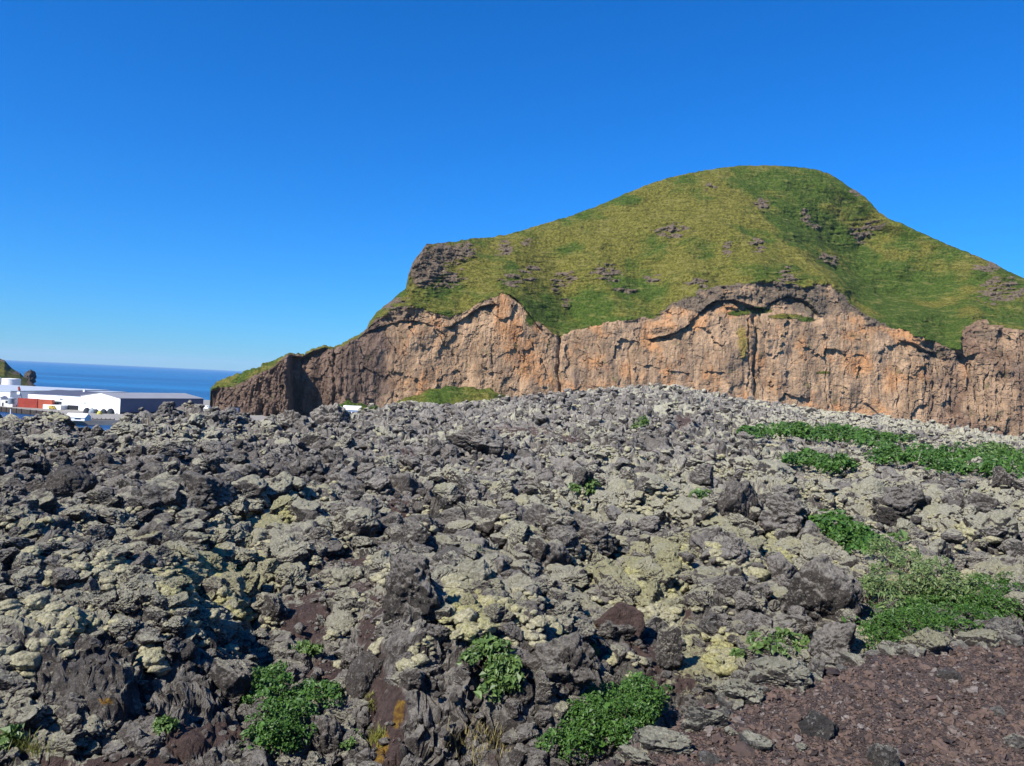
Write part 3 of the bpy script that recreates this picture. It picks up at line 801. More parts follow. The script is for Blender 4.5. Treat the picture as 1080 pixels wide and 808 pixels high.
def rock_shape(sub, size, seed, planes=14, rough=0.16, flat=0.75):
    """A broken block: a ball cut by random planes, then roughened. size = full extents."""
    r = np.random.default_rng(seed)
    d, f = ico(sub)
    rad = np.full(len(d), 1.25, F32)
    pn = r.normal(size=(planes, 3)); pn /= np.linalg.norm(pn, axis=1)[:, None]
    off = r.uniform(0.62, 1.0, planes)
    for n_, o_ in zip(pn, off):
        c = d @ n_
        rad = np.where(c > 0.05, np.minimum(rad, o_ / np.maximum(c, 0.05)), rad)
    p = d * rad[:, None]
    s0 = seed % 97
    big = max(size)
    nn = noise(p[:, 0] * 1.6 + s0, p[:, 1] * 1.6, p[:, 2] * 1.6, 5) * rough * 1.3
    if sub >= 3: nn = nn + noise(p[:, 0] * 4.2, p[:, 1] * 4.2 + s0, p[:, 2] * 4.2, 6) * rough * 0.85
    if sub >= 4: nn = nn + np.abs(noise(p[:, 0] * 9.5, p[:, 1] * 9.5, p[:, 2] * 9.5 + s0, 7)) * -rough * 0.5
    if sub >= 5: nn = nn + noise(p[:, 0] * 21, p[:, 1] * 21, p[:, 2] * 21 + s0, 8) * rough * 0.18
    if sub >= 4:
        w_ = p + 0.25 * np.stack([noise(p[:, 0] * 2.5, p[:, 1] * 2.5, p[:, 2] * 2.5, 60 + k_) for k_ in range(3)], 1)
        v1, c1 = frag3(w_ + s0, 2.3, 3); v2, c2 = frag3(w_ + s0, 5.5, 4)
        nn = nn * 0.75 + 0.11 * (v1 - .5) - 0.045 * c1 + 0.030 * (v2 - .5) - 0.015 * c2
    p = p + d * nn[:, None]
    p = p / (p.max(0) - p.min(0)) * np.array(size, F32)
    return p.astype(F32), f

def rot_mat(r, tilt=0.35):
    a, b, c = r.uniform(0, 2 * math.pi), r.normal() * tilt, r.normal() * tilt
    ca, sa, cb, sb, cc, sc = math.cos(a), math.sin(a), math.cos(b), math.sin(b), math.cos(c), math.sin(c)
    Rz = np.array([[ca, -sa, 0], [sa, ca, 0], [0, 0, 1]]); Rx = np.array([[1, 0, 0], [0, cb, -sb], [0, sb, cb]]); Ry = np.array([[cc, 0, sc], [0, 1, 0], [-sc, 0, cc]])
    return (Rx @ Ry @ Rz).astype(F32)

def rock_attrs(n, moss=0.2, yellow=0.0, soil=0.0, fresh=0.0, orange=0.0):
    return dict(moss=np.full(n, moss), yellow=np.full(n, yellow), soil=np.full(n, soil), fresh=np.full(n, fresh), orange=np.full(n, orange))

def landmark(px, py, w, h, label, cat='rock', name='lava_boulder', moss=0.15, yellow=0.0, fresh=0.0, soil=0.0, seed=1, depth=None, Y=None, sink=0.25, planes=14, rough=0.2, z=None, tilt=0.0, sub=6, orange=0.0, flat=False):
    """One rock that stands out: px, py is the middle of its foot; w, h its size in the photograph."""
    p = hit(px, py) if Y is None else at(px, py, Y)
    k = p.y / FOC
    W, H = w * k, h * k
    D = depth * W if depth else 0.85 * W
    co, f = rock_shape(sub, (W, D, H * (1 + sink)), seed, planes, rough)
    if tilt:
        c, s = math.cos(tilt), math.sin(tilt)
        co = co @ np.array([[c, 0, -s], [0, 1, 0], [s, 0, c]], F32)
    co[:, 2] += H * (0.5 - sink * 0.5)
    me = mesh_np(name, co, f, M_LAVA, True, rock_attrs(len(co), moss, yellow, soil, fresh, orange))
    o = link(name, me, loc=(p.x, p.y + D * 0.3, p.z))
    tag(o, label, cat)
    return o

LANDMARKS = [
    dict(px=868, py=672, w=84, h=72, moss=.12, seed=31, label="big rounded lava boulder overhanging a black hollow beside the pale shrub", rough=.24),
    dict(px=884, py=712, w=44, h=52, moss=.05, seed=32, tilt=.4, label="split dark lava block with white lichen leaning below the big overhanging boulder"),
    dict(px=906, py=700, w=44, h=26, moss=.62, yellow=.3, seed=33, label="low moss-capped stone tucked behind the split dark block"),
    dict(px=778, py=552, w=46, h=50, moss=-.2, fresh=.5, seed=34, label="dark upright lava block with a flat mossy top standing alone in mid field", rough=.16),
    dict(px=1046, py=578, w=50, h=30, moss=.05, soil=.1, seed=35, label="brown flat-topped boulder on pale moss by the field's right edge", rough=.14),
    dict(px=592, py=738, w=76, h=66, moss=.10, planes=26, seed=136, label="large upright grey lava block between the cleft plant and the round dark green shrub", rough=.26),
    dict(px=384, py=738, w=50, h=40, moss=-.3, fresh=.9, seed=37, label="smooth bluish grey boulder at the edge of the brown soil", rough=.10, planes=10),
    dict(px=288, py=660, w=32, h=34, moss=.2, seed=38, label="pale pointed rock on brown soil above the small green sprig", rough=.2),
    dict(px=340, py=806, w=48, h=50, moss=.05, seed=39, label="leaning grey rock right of the big leafy shrub", tilt=-.5, rough=.2),
    dict(px=240, py=745, w=46, h=44, moss=.1, seed=40, label="bluish grey rock touching the left side of the big leafy shrub", rough=.16),
    dict(px=167, py=447, w=28, h=17, moss=.2, seed=41, sink=.5, Y=42, label="square lava block upright on the rim in front of the navy warehouse wall", rough=.2),
    dict(px=53, py=456, w=40, h=20, moss=.5, yellow=.4, seed=42, Y=40, label="moss-topped lava hump on the rim below the harbour basin", rough=.24),
    dict(px=652, py=674, w=52, h=30, moss=-.2, soil=.75, seed=43, sink=.5, label="reddish brown slab tilted among yellow moss cushions", tilt=.35, rough=.12, planes=9),
    dict(px=706, py=706, w=30, h=44, moss=.45, yellow=.5, seed=44, label="small upright rock with a cap of yellow moss on red soil", rough=.2),
    dict(px=205, py=545, w=70, h=40, moss=-.1, fresh=.4, seed=45, label="dark block beside the black cave-like hollow in the left field", rough=.2),
    dict(px=60, py=540, w=60, h=46, moss=-.3, fresh=.9, seed=46, label="smooth dark grey block standing out among mossy rubble near the left edge", rough=.1, planes=9),
    dict(px=300, py=470, w=52, h=38, moss=.0, seed=47, Y=46, label="jagged dark lava crest just left of the shaded cliff recess", rough=.32),
    dict(px=350, py=462, w=44, h=34, moss=.05, seed=48, Y=50, label="jagged lava crest below the grassy foot of the shaded recess", rough=.32),
    dict(px=245, py=468, w=56, h=30, moss=.1, seed=49, Y=44, label="rough lava heap on the rim below the left end of the cliff", rough=.3),
    dict(px=1058, py=514, w=20, h=22, moss=.15, seed=50, label="small pale pointed rock at the lower edge of the long green patch", rough=.15),
    dict(px=612, py=520, w=26, h=24, moss=-.1, fresh=.4, seed=51, label="dark rock with a vertical shadow in the middle of the field", rough=.2),
    dict(px=430, py=650, w=70, h=60, moss=.1, seed=52, label="rough grey lava block above the soil hollow, with black holes under it", rough=.28),
    dict(px=620, py=590, w=70, h=44, moss=.1, seed=53, label="grey lava block overhanging a black gap left of the pale moss slope", rough=.26),
    dict(px=500, py=480, w=64, h=30, moss=.0, fresh=.3, seed=54, label="dark broad lava block below the strip of red soil", rough=.26),
    dict(px=835, py=562, w=62, h=40, moss=.15, seed=55, label="grey lava outcrop left of the small shrub on yellow moss", rough=.28),
    dict(px=955, py=545, w=56, h=34, moss=.0, fresh=.4, seed=56, label="dark brown lava block between moss patches below the long green patch", rough=.24),
]
for d in LANDMARKS:
    landmark(**d)

# everyday blocks of the field: the 260 that show largest are objects, the rest one rubble
def scatter():
    r = np.random.default_rng(5)
    n = 24000
    t = r.uniform(-0.74, 0.74, n)
    # even over the picture below the rim
    lo = np.log(5.5)
    items = []
    for i in range(n):
        px = t[i] * FOC + IMG_W / 2
        rim = float(np.interp(px, [a for a, b in RIM], [b for a, b in RIM]))
        s = r.uniform()
        Y = 1.0 / ((1 - s) / 5.6 + s / (rim * 1.02))         # uniform in 1/Y, that is, in picture height
        if r.uniform() < 0.45: Y = math.exp(r.uniform(math.log(12), math.log(rim * 1.02)))
        X = t[i] * Y
        gi, gj = gidx(X, Y)
        soil, bare = FIELD['soil'][gi, gj], FIELD['bare'][gi, gj]
        size = float(np.exp(r.normal(math.log(0.24), 0.55)))
        size = min(max(size, r.uniform(3.0, 8.0) * Y / FOC), 1.4, min(46, 12 + 2.2 * Y) * Y / FOC)
        if bare > 0.35 and Y < 13 and r.uniform() < .40: continue
        if soil > 0.35 and Y < 14 and r.uniform() < .65: continue
        if soil > 0.4: size *= 0.45
        if bare > 0.4 and Y < 12: size *= 0.42
        if Y < 10 and r.uniform() < .5: size *= 0.5
        items.append((X, Y, size, float(FIELD['moss'][gi, gj]), float(FIELD['yellow'][gi, gj]), float(bare), float(soil), r.integers(1 << 30)))
    items.sort(key=lambda q: -q[2] / q[1])
    return items

def in_view(X, Y, z):
    u, v = X / Y * FOC, -z / Y * FOC
    px, py = to_px(u, v)
    return 5 < px < 1075 and py < 800

ZONES = [  # name of the zone, test on (px, Y), label
    ("loose blocks on the near slope", lambda px, Y: Y < 12, "rough grey lava rock lying loose among others on the near slope below the moss band"),
    ("blocks of the left field", lambda px, Y: px < 360, "dark clinkery lava rock tumbled among others in the field below the harbour"),
    ("blocks of the middle field", lambda px, Y: px < 760, "grey crusted lava rock tumbled among others in the field below the cliff's orange centre"),
    ("blocks of the right field", lambda px, Y: True, "lava rock half sunk in pale moss in the field around the green patches"),
]

_proto = {}
def proto_rock(sub, seed):
    """Small far rocks share a stock of shapes."""
    k = (sub, seed % 48)
    if k not in _proto:
        _proto[k] = rock_shape(sub, (1, 1, 1), 5000 + k[1], 9 + k[1] % 8, .10 + .11 * (k[1] % 5) / 5)
    return _proto[k]

def build_rocks():
    items = scatter()
    verts, faces, at_, base, n_ind = [], [], {k: [] for k in ('moss', 'yellow', 'soil', 'fresh', 'orange')}, 0, 0
    for X, Y, size, moss, yel, bare, soil, seed in items:
        r = np.random.default_rng(int(seed))
        pxs = size / Y * FOC
        sub = 5 if pxs > 26 else 4 if pxs > 12 else 3 if pxs > 5 else 2
        ext = size * np.array([r.uniform(.8, 1.25), r.uniform(.7, 1.1), r.uniform(.55, .95)])
        if sub <= 4:
            co, f = proto_rock(sub, int(seed)); co = co @ rot_mat(r, 2.0).T * ext.astype(F32)
        else:
            co, f = rock_shape(sub, ext, int(seed), int(r.integers(9, 18)), r.uniform(.10, .22))
        co = co @ rot_mat(r).T
        g = ground(X, Y)
        z = g + ext[2] * r.uniform(-.05, .30)
        mv = moss + r.normal() * 0.18
        fr = min(1.0, max(0.0, r.normal() * 0.30 + 0.05 + bare * 0.55))
        if n_ind < 270 and in_view(X, Y, z):
            me = mesh_np("lava_rock", co, f, M_LAVA, sub >= 5, rock_attrs(len(co), mv, yel, soil * .5, fr))
            o = link("lava_rock", me, loc=(X, Y, z))
            px = X / Y * FOC + IMG_W / 2
            for grp, test, lab in ZONES:
                if test(px, Y):
                    tag(o, lab, 'rock', grp); break
            n_ind += 1
            continue
        verts.append(co + np.array([X, Y, z], F32)); faces.append(f + base); base += len(co)
        for k, v_ in (('moss', mv), ('yellow', yel), ('soil', soil * .5), ('fresh', fr), ('orange', 0.0)):
            at_[k].append(np.full(len(co), v_, F32))
    me = mesh_np("lava_rubble", np.concatenate(verts), np.concatenate(faces), M_LAVA, False, {k: np.concatenate(v_) for k, v_ in at_.items()})
    tag(link("lava_rubble", me), kind='stuff')
build_rocks()

def moss_material():
    n = NT("woolly_moss")
    t = n.noise(40.0, 6, 0.75)
    c = n.mix(n.ramp(t, 0.32, 0.66), (0.165, 0.152, 0.092), (0.43, 0.400, 0.265))
    y = n.mix(n.ramp(t, 0.32, 0.66), (0.150, 0.142, 0.055), (0.41, 0.380, 0.175))
    c = n.mix(n.ramp(n.math('ADD', n.noise(2.2, 4, 0.6), n.math('MULTIPLY', n.attr('tone'), 0.35)), 0.52, 0.80), c, y)
    c = n.mix(n.math('MULTIPLY', n.ramp(n.noise(9.0, 6, 0.7), 0.60, 0.70), 0.7), c, (0.10, 0.088, 0.072))
    n.bump(n.math('ADD', n.noise(14.0, 6, 0.7), n.math('MULTIPLY', n.noise(60.0, 4, 0.7), 0.35)), 0.9, 0.06)
    return n.done(c, 0.95)
M_MOSS = moss_material()

def build_moss():
    """Plump cushions of woolly moss over the blocks, thickest where the photograph has them."""
    r = np.random.default_rng(91)
    verts, faces, tone, base = [], [], [], 0
    d3, d4 = ico(3), ico(4)
    todo = []
    for sp in MOSS:
        if sp[1] < 470: k = 8
        else: k = int(4 + sp[2] * sp[3] / 20 * (1.7 if sp[4] > 1 else 0.55))
        for _ in range(k):
            a, b = r.normal(size=2) * .42
            todo.append((sp[0] + a * sp[2], sp[1] + b * sp[3], sp[4]))
    for _ in range(900):
        todo.append((r.uniform(0, 1080), r.uniform(450, 720), .5))
    for px, py, st in todo:
        p = hit(px, py)
        gi, gj = gidx(p.x, p.y)
        if FIELD['soil'][gi, gj] > .5 or (FIELD['bare'][gi, gj] > .5 and r.uniform() < .8) or p.y < 5.6: continue
        w = float(np.exp(r.normal(math.log(0.070 if st > 1 else 0.055), .45)))
        w = min(max(w, 2.0 * p.y / FOC), 15 * p.y / FOC)
        for j in range(int(r.integers(3, 7))):               # a cushion is a few lumps grown together
            wj = w * r.uniform(.45, .85)
            x = p.x + r.normal() * w * .75; y = p.y + r.normal() * w * .7
            z = .5 * ground(x, y) + .5 * p.z
            d, f = d4 if wj / p.y * FOC > 9 else d3
            s0 = r.uniform(0, 50)
            lump = 1 + 0.38 * noise(d[:, 0] * 1.7 + s0, d[:, 1] * 1.7, d[:, 2] * 1.7, 3) + 0.26 * noise(d[:, 0] * 4 + s0, d[:, 1] * 4, d[:, 2] * 4, 4) + 0.13 * noise(d[:, 0] * 10 + s0, d[:, 1] * 10, d[:, 2] * 10, 5)
            q = d * lump[:, None] * np.array([wj * r.uniform(.9, 1.5), wj * r.uniform(.8, 1.2), wj * r.uniform(.5, .75)])
            q = q @ rot_mat(r, .2).T + np.array([x, y, z + wj * .1 + r.uniform(-.02, .05)])
            verts.append(q.astype(F32)); faces.append(f + base); base += len(d)
            tone.append(np.full(len(d), float(FIELD['yellow'][gi, gj]) * r.uniform(.5, 1), F32))
    me = mesh_np("woolly_moss", np.concatenate(verts), np.concatenate(faces), M_MOSS, True, dict(tone=np.concatenate(tone)))
    tag(link("woolly_moss", me), kind='stuff')
build_moss()

# ------------------------------------------------------------------ the scoria bank the viewer stands on
EDGE = [(-14.0,-1.5),(-3,0.6),(-1.0,2.1),(0.45,3.37),(0.96,3.9),(1.94,4.75),(2.45,5.0),(2.87,5.15),(3.64,5.5),(6.0,6.6),(14,10)]
EYE = -1.65
def scree_z(x, y):
    ye = np.interp(x, [a for a, b in EDGE], [b for a, b in EDGE])
    s = (y - ye) * 0.80 + 0.10 * fbm(x * 1.7, y * 1.7, 0 * x, 3, 501)
    z = EYE + 0.05 * fbm(x * 0.9, y * 0.9, 0 * x, 4, 511) + 0.02 * fbm(x * 5, y * 5, 0 * x, 3, 515)
    return np.where(s > 0, z - 0.75 * s - 0.55 * np.minimum(s, 1) ** 2, z)

def build_scree():
    xs = np.concatenate([np.linspace(-12, -1.2, 60)[:-1], np.linspace(-1.2, 5.2, 330), np.linspace(5.2, 12, 60)[1:]])
    ys = np.concatenate([np.linspace(-8, 2.0, 60)[:-1], np.linspace(2.0, 8.5, 330)])
    X, Y = np.meshgrid(xs, ys)
    Z = scree_z(X, Y)
    co = np.stack([X, Y, Z], -1).reshape(-1, 3)
    tag(link("scoria_path", mesh_np("scoria_path", co, grid_faces(len(ys), len(xs)), M_SCORIA, True)), kind='structure')
build_scree()

def scree_hit(px, py):
    p = at_z(px, py, EYE)
    p.z = float(scree_z(np.array([p.x]), np.array([p.y]))[0])
    return p

def build_gravel():
    r = np.random.default_rng(77)
    verts, faces, tone, base = [], [], [], 0
    n1, n2 = 30000, 9000
    for i in range(n1 + n2):
        if i < n1:
            y = r.uniform(2.9, 6.2); x = r.uniform(0.1, 0.75 * y)
            ye = np.interp(x, [a for a, b in EDGE], [b for a, b in EDGE])
            if y > ye + 0.25: continue
            z = float(scree_z(np.array([x]), np.array([y]))[0])
        else:
            y = r.uniform(5.6, 15); x = r.uniform(-.7, .7) * y
            gi, gj = gidx(x, y)
            if FIELD['soil'][gi, gj] < 0.35: continue
            z = float(GZ[gi, gj])
        s = float(np.exp(r.normal(math.log(0.0066), 0.55)))
        s = min(s, 0.05)
        d, f = ico(2 if s > 0.014 else 1)
        p = d * (1 + 0.32 * r.normal(size=(len(d), 1))) * s * np.array([r.uniform(.7, 1.2), r.uniform(.7, 1.2), r.uniform(.45, .8)])
        p = p @ rot_mat(r, .3).T + np.array([x, y, z + s * .2])
        verts.append(p.astype(F32)); faces.append(f + base); base += len(d); tone.append(np.full(len(d), r.uniform(), F32))
    me = mesh_np("scoria_gravel", np.concatenate(verts), np.concatenate(faces), M_PEBBLE, False, dict(tone=np.concatenate(tone)))
    tag(link("scoria_gravel", me), kind='stuff')
build_gravel()

SCREE_ROCKS = [  # px, py of the foot, w, h
    (866,772,48,34,.9,-.5,61,"dark grey angular stone bedded in the red gravel"),
    (800,786,42,24,.5,.1,62,"pale and dark two-toned stone lying flat on the red gravel"),
    (1003,720,28,14,.95,-.5,63,"bluish flat stone half buried in the red gravel"),
    (770,772,16,9,.0,.5,64,"tiny pale lichen-covered stone on the red gravel"),
    (930,806,34,30,.1,.3,65,"crusty whitish stone at the bottom edge of the red gravel"),
    (1050,756,22,12,.2,.0,66,"small grey stone on the red gravel right of the bluish flat stone"),
    (845,790,14,8,.2,.3,67,"small pale pebble stone in front of the dark angular stone"),
    (748,800,26,14,.4,.0,68,"low brown stone near the lower tip of the gravel bank"),
    (1072,790,24,16,.3,.2,69,"grey stone at the right edge of the red gravel"),
]
for px, py, w, h, fr, mo, sd, lab in SCREE_ROCKS:
    p = scree_hit(px, py)
    k = p.y / FOC
    co, f = rock_shape(4, (w * k, w * k * .8, h * k * 1.3), sd, 10, .14)
    co[:, 2] += h * k * .12
    tag(link("stone", mesh_np("stone", co, f, M_LAVA, False, rock_attrs(len(co), mo, 0, 0, fr)), loc=p), lab, 'stone')

CRUST = [  # pale crusted rocks that line the gravel bank's edge
    (822,722,78,28,.6,.0,71,"long whitish crusted rock at the bank's edge below the twiggy shrub"),
    (778,742,52,24,.62,.0,72,"grey-white crusted rock lower along the bank's edge"),
    (740,766,52,22,.55,.2,73,"pale crusted rock at the bank's edge right of the round green shrub"),
    (702,790,60,20,.5,.1,74,"pale crusted rock at the lowest visible end of the bank's edge"),
    (938,694,34,16,.5,.1,75,"small crusted rock at the bank's edge right of the split block"),
    (978,690,50,22,.66,.5,76,"moss-covered cushion rock at the bank's edge below the green patch"),
    (1030,682,44,24,.66,.5,77,"pale yellow moss rock at the bank's edge near the right border"),
    (1006,684,18,14,.0,.0,78,"small reddish rock between the moss rocks of the bank's edge"),
    (1062,676,40,26,.3,.0,79,"grey crusted rock at the bank's edge on the right border"),
    (858,716,30,18,.1,.0,80,"plain brownish rock at the bank's edge left of the split block"),
    (672,806,40,16,.5,.0,81,"white-crusted rock at the bottom of the bank's edge"),
]
for px, py, w, h, mo, ye, sd, lab in CRUST:
    p = scree_hit(px, py - 4)
    k = p.y / FOC
    co, f = rock_shape(6, (w * k, w * k * .7, h * k * 1.6), sd, 22, .18)
    co[:, 2] += h * k * .15
    tag(link("crusted_rock", mesh_np("crusted_rock", co, f, M_LAVA, True, rock_attrs(len(co), mo, ye, .3 if 'redd' in lab else 0, 0)), loc=p), lab, 'rock')

r_ = np.random.default_rng(404)
for i in range(34):
    px = 655 + 420 * (i + r_.uniform(-.4, .4)) / 33
    py = float(np.interp(px, [650, 700, 740, 778, 822, 870, 938, 1000, 1080], [806, 786, 764, 742, 722, 708, 692, 684, 672])) + r_.uniform(-6, 5)
    p = scree_hit(px, py)
    k = p.y / FOC
    w = r_.uniform(12, 30); h = w * r_.uniform(.4, .65)
    co, f = rock_shape(4, (w * k, w * k * .8, h * k * 1.3), 700 + i, 14, .2)
    co = co @ rot_mat(r_, .15).T
    me = mesh_np("rim_stone", co, f, M_LAVA, True, rock_attrs(len(co), r_.uniform(.1, .6), r_.uniform(0, .3), 0, 0))
    tag(link("rim_stone", me, loc=p), "small pale crusted stone in the row along the red gravel bank's upper edge", 'stone', "pale stones along the bank's edge")

# ------------------------------------------------------------------ plants
def leaves_mesh(name, pts, nrm, size, mat, r, elong=1.6, parent=None, jitter=0.7):
    """Folded leaves (two facets either side of a midrib) at pts."""
    n = len(pts)
    d = r.normal(size=(n, 3)) * jitter + nrm
    d /= np.linalg.norm(d, axis=1)[:, None]                 # leaf normal
    a = r.normal(size=(n, 3)); a -= d * (a * d).sum(1)[:, None]; a /= np.linalg.norm(a, axis=1)[:, None]
    b = np.cross(d, a)
    L = (size * np.exp(r.normal(size=n) * .42))[:, None]
    w = L / elong
    p0 = pts - a * L * .5; p1 = pts + a * L * .5 - d * L * .12
    l = pts + b * w * .5 + d * L * .10 - a * L * .05; q = pts - b * w * .5 + d * L * .10 - a * L * .05
    co = np.stack([p0, q, p1, l], 1).reshape(-1, 3)
    i = np.arange(n) * 4
    f = np.concatenate([np.stack([i, i + 1, i + 2], 1), np.stack([i, i + 2, i + 3], 1)])
    tone = np.repeat(np.clip(r.beta(2, 2.2, n), 0, 1), 4)
    return link(name, mesh_np(name, co, f, mat, False, dict(tone=tone)), parent)

def blades_mesh(name, pts, h, mat, r, parent=None, width=0.003, lean=0.5):
    n = len(pts)
    az = r.uniform(0, 2 * math.pi, n); hh = h * np.exp(r.normal(size=n) * .3)
    d = np.stack([np.cos(az), np.sin(az), 0 * az], 1); s = np.stack([-np.sin(az), np.cos(az), 0 * az], 1) * width
    up = np.array([0, 0, 1.0])
    m = pts + up * (hh * .6)[:, None] + d * (hh * lean * .3)[:, None]
    e = pts + up * (hh * .95)[:, None] + d * (hh * lean)[:, None]
    co = np.stack([pts - s, pts + s, m + s * .7, m - s * .7, e], 1).reshape(-1, 3)
    i = np.arange(n) * 5
    q = np.stack([i, i + 1, i + 2, i + 3], 1); t = np.stack([i + 3, i + 2, i + 4], 1)
    return link(name, mesh_np(name, co, [q, t], mat, False, dict(tone=np.repeat(r.beta(2, 2, n), 5))), parent)

def shrub(label, lobes, n, leaf, mat, seed, name='shrub', cat='shrub', hgt=0.28, stems=14, elong=1.6, group=None, jitter=.7, clump=0.16):
    """lobes: (px, py, rx, ry) of the shrub's outline on the ground; leaves fill clumps over it."""
    r = np.random.default_rng(seed)
    cs = []
    for (px, py, rx, ry) in lobes:
        area = rx * ry
        cs.append(area)
    cs = np.array(cs) / sum(cs)
    pts, nrm, cen = [], [], []
    root = None
    for (px, py, rx, ry), w in zip(lobes, cs):
        m = max(3, int(round(n * w)))
        k = max(2, int(m / 60))
        for _ in range(k):                                  # clumps
            while True:
                a, b = r.uniform(-1, 1, 2)
                if a * a + b * b < 1: break
            o_ = 1.25 if r.uniform() < .12 else .92
            g = hit(px + a * rx * o_, py + b * ry * o_)
            if root is None: root = Vector((g.x, g.y, g.z))
            g.y += r.uniform(-.02, .02)
            zc = g.z + hgt * r.uniform(.35, 1.0) * (1.1 - .6 * (a * a + b * b))
            cl = clump * r.uniform(.6, 1.25)
            q = r.normal(size=(m // k, 3)); q /= np.linalg.norm(q, axis=1)[:, None]
            q[:, 2] = np.where(q[:, 2] < -.3, -q[:, 2], q[:, 2])
            rad = cl * r.uniform(.45, 1, (m // k, 1)) ** .5
            pts.append(np.array([g.x, g.y, zc]) + q * rad * np.array([1, 1, .75])); nrm.append(q * .6 + np.array([-.15, -.25, .7])); cen.append((g.x, g.y, g.z, zc))
    e = thing(name, label, cat, root, group=group)
    P = np.concatenate(pts) - np.array(root[:]); N = np.concatenate(nrm)
    leaves_mesh('foliage', P, N, leaf, mat, r, elong, e, jitter)
    mb = MB()
    for c in cen[:: max(1, len(cen) // stems)]:
        x, y, z0, z1 = c[0] - root.x, c[1] - root.y, c[2] - root.z, c[3] - root.z
        mb.tube((x * .96, y, z0 - .05), (x, y, z1), .007, .004, 5)
        mb.tube((x, y, z0), (x + r.normal() * clump * .6, y + r.normal() * clump * .5, z1 + clump * .5), .005, .002, 5)
    mb.build('stems', M_STEM, e)
    return e

shrub("big leafy dark green shrub on brown soil at the bottom left", [(285,745,26,30),(300,780,34,26),(282,800,28,12),(330,748,20,14),(345,752,14,10)], 7500, .026, M_LEAF_DARK, 201, hgt=.24, clump=.085)
shrub("small green sprig just above the big leafy shrub", [(323,694,13,10)], 420, .042, M_LEAF_MID, 202, hgt=.12, clump=.08, stems=5)
shrub("round dense dark green shrub at the bottom beside the gravel bank", [(650,762,42,24),(675,748,28,16),(632,785,36,18),(600,800,30,12)], 20000, .021, M_LEAF_DARK, 203, hgt=.21, clump=.085)
shrub("tall green plant growing out of the cleft between two grey rocks", [(530,712,14,20),(520,735,14,14),(512,698,10,8),(538,728,12,14)], 1300, .045, M_LEAF_MID, 204, hgt=.20, clump=.11)
shrub("spreading dark green shrub mat behind the gravel bank", [(1000,655,70,20),(960,676,50,14),(1060,640,50,22),(1110,640,50,24),(930,692,22,6)], 32000, .028, M_LEAF_DARK, 205, hgt=.26, clump=.13, elong=2.2)
shrub("tall pale-leaved willow shrub above the dark green mat", [(955,625,36,22),(990,640,40,16),(930,605,18,14),(925,650,24,16)], 5000, .048, M_LEAF_PALE, 206, hgt=.50, elong=2.6, clump=.17, stems=30)
shrub("small green shrub on yellow moss above the big overhanging boulder", [(872,566,24,9),(898,578,20,9),(915,590,10,6)], 4000, .075, M_LEAF_DARK, 207, hgt=.35, clump=.22)
shrub("twiggy yellowish green shrub beside the whitish crusted rock", [(795,692,26,13),(826,690,20,12),(845,692,10,8)], 1500, .042, M_LEAF_MID, 208, hgt=.16, clump=.12, stems=40)
shrub("long low green strip nearest below the cliff", [(820,461,42,6),(880,464,40,7),(925,470,34,5)], 7500, .15, M_LEAF_DARK, 209, hgt=.60, clump=.45)
shrub("broad green patch of low growth in the right field", [(960,490,50,10),(1010,494,60,13),(1070,496,50,14),(925,480,26,5),(1120,500,50,14)], 12000, .13, M_LEAF_DARK, 210, hgt=.60, clump=.42)
shrub("short green strip left of the broad green patch", [(850,495,26,5),(880,500,20,5)], 2800, .12, M_LEAF_DARK, 211, hgt=.55, clump=.36)
shrub("rounded darker bush standing in the broad green patch", [(1050,488,18,9)], 900, .14, M_LEAF_MID, 212, hgt=.9, clump=.5)
for i, (px, py, rx, ry, sz, lab) in enumerate([
        (680,453,8,4,.15,"tiny green tuft on the slope above the red soil patches"),
        (605,521,8,4,.09,"tiny green plant in the middle of the rubble, left one of a pair"),
        (622,523,9,4,.09,"tiny green plant in the middle of the rubble, right one of a pair"),
        (742,527,7,3,.09,"tiny green plant left of the dark upright block"),
        (388,434,9,4,.14,"low green plant on the rim beside the white roof"),
        (627,690,10,9,.04,"small green plant under the tilted reddish slab"),
        (500,700,8,10,.04,"small green plant left of the cleft"),
        (12,790,14,8,.045,"low green weed at the bottom left corner"),
        (172,772,6,5,.04,"tiny dark green weed on the soil of the lower left"),
        (365,792,10,6,.035,"small green weed right of the leaning grey rock"),
        (948,572,14,6,.08,"small green plant right of the moss-side shrub")]):
    shrub(lab, [(px, py, rx, ry)], 260, sz, M_LEAF_MID, 230 + i, name='small_plant', cat='plant', hgt=sz * 2.2, clump=sz * 2.0, stems=4)

def tuft(label, px, py, rx, ry, n, h, mat, seed, name='grass_tuft'):
    r = np.random.default_rng(seed)
    root = hit(px, py)
    e = thing(name, label, 'grass tuft', root)
    P = []
    for _ in range(n):
        a, b = r.normal(size=2) * .5
        g = hit(px + a * rx, py + b * ry)
        P.append((g.x - root.x, g.y - root.y, g.z - root.z - .01))
    blades_mesh('blades', np.array(P), h, mat, r, e)
tuft("dry straw-coloured grass tuft at the bottom centre", 508, 792, 30, 18, 220, .08, M_DRY, 301)
tuft("yellow-green grass tuft in the bottom left corner", 18, 796, 30, 10, 240, .09, M_YGRASS, 302)
tuft("yellow moss tuft beside the orange lichen", 396, 782, 10, 8, 260, .06, M_YGRASS, 303)
tuft("yellowish tuft on soil below the bluish grey boulder", 388, 745, 8, 8, 200, .06, M_YGRASS, 304)
tuft("straw-coloured tuft right of the dry central tuft", 548, 800, 18, 10, 110, .07, M_DRY, 305)
tuft("yellow-green tuft on top of the dark upright block", 780, 503, 12, 2, 140, .12, M_YGRASS, 306)

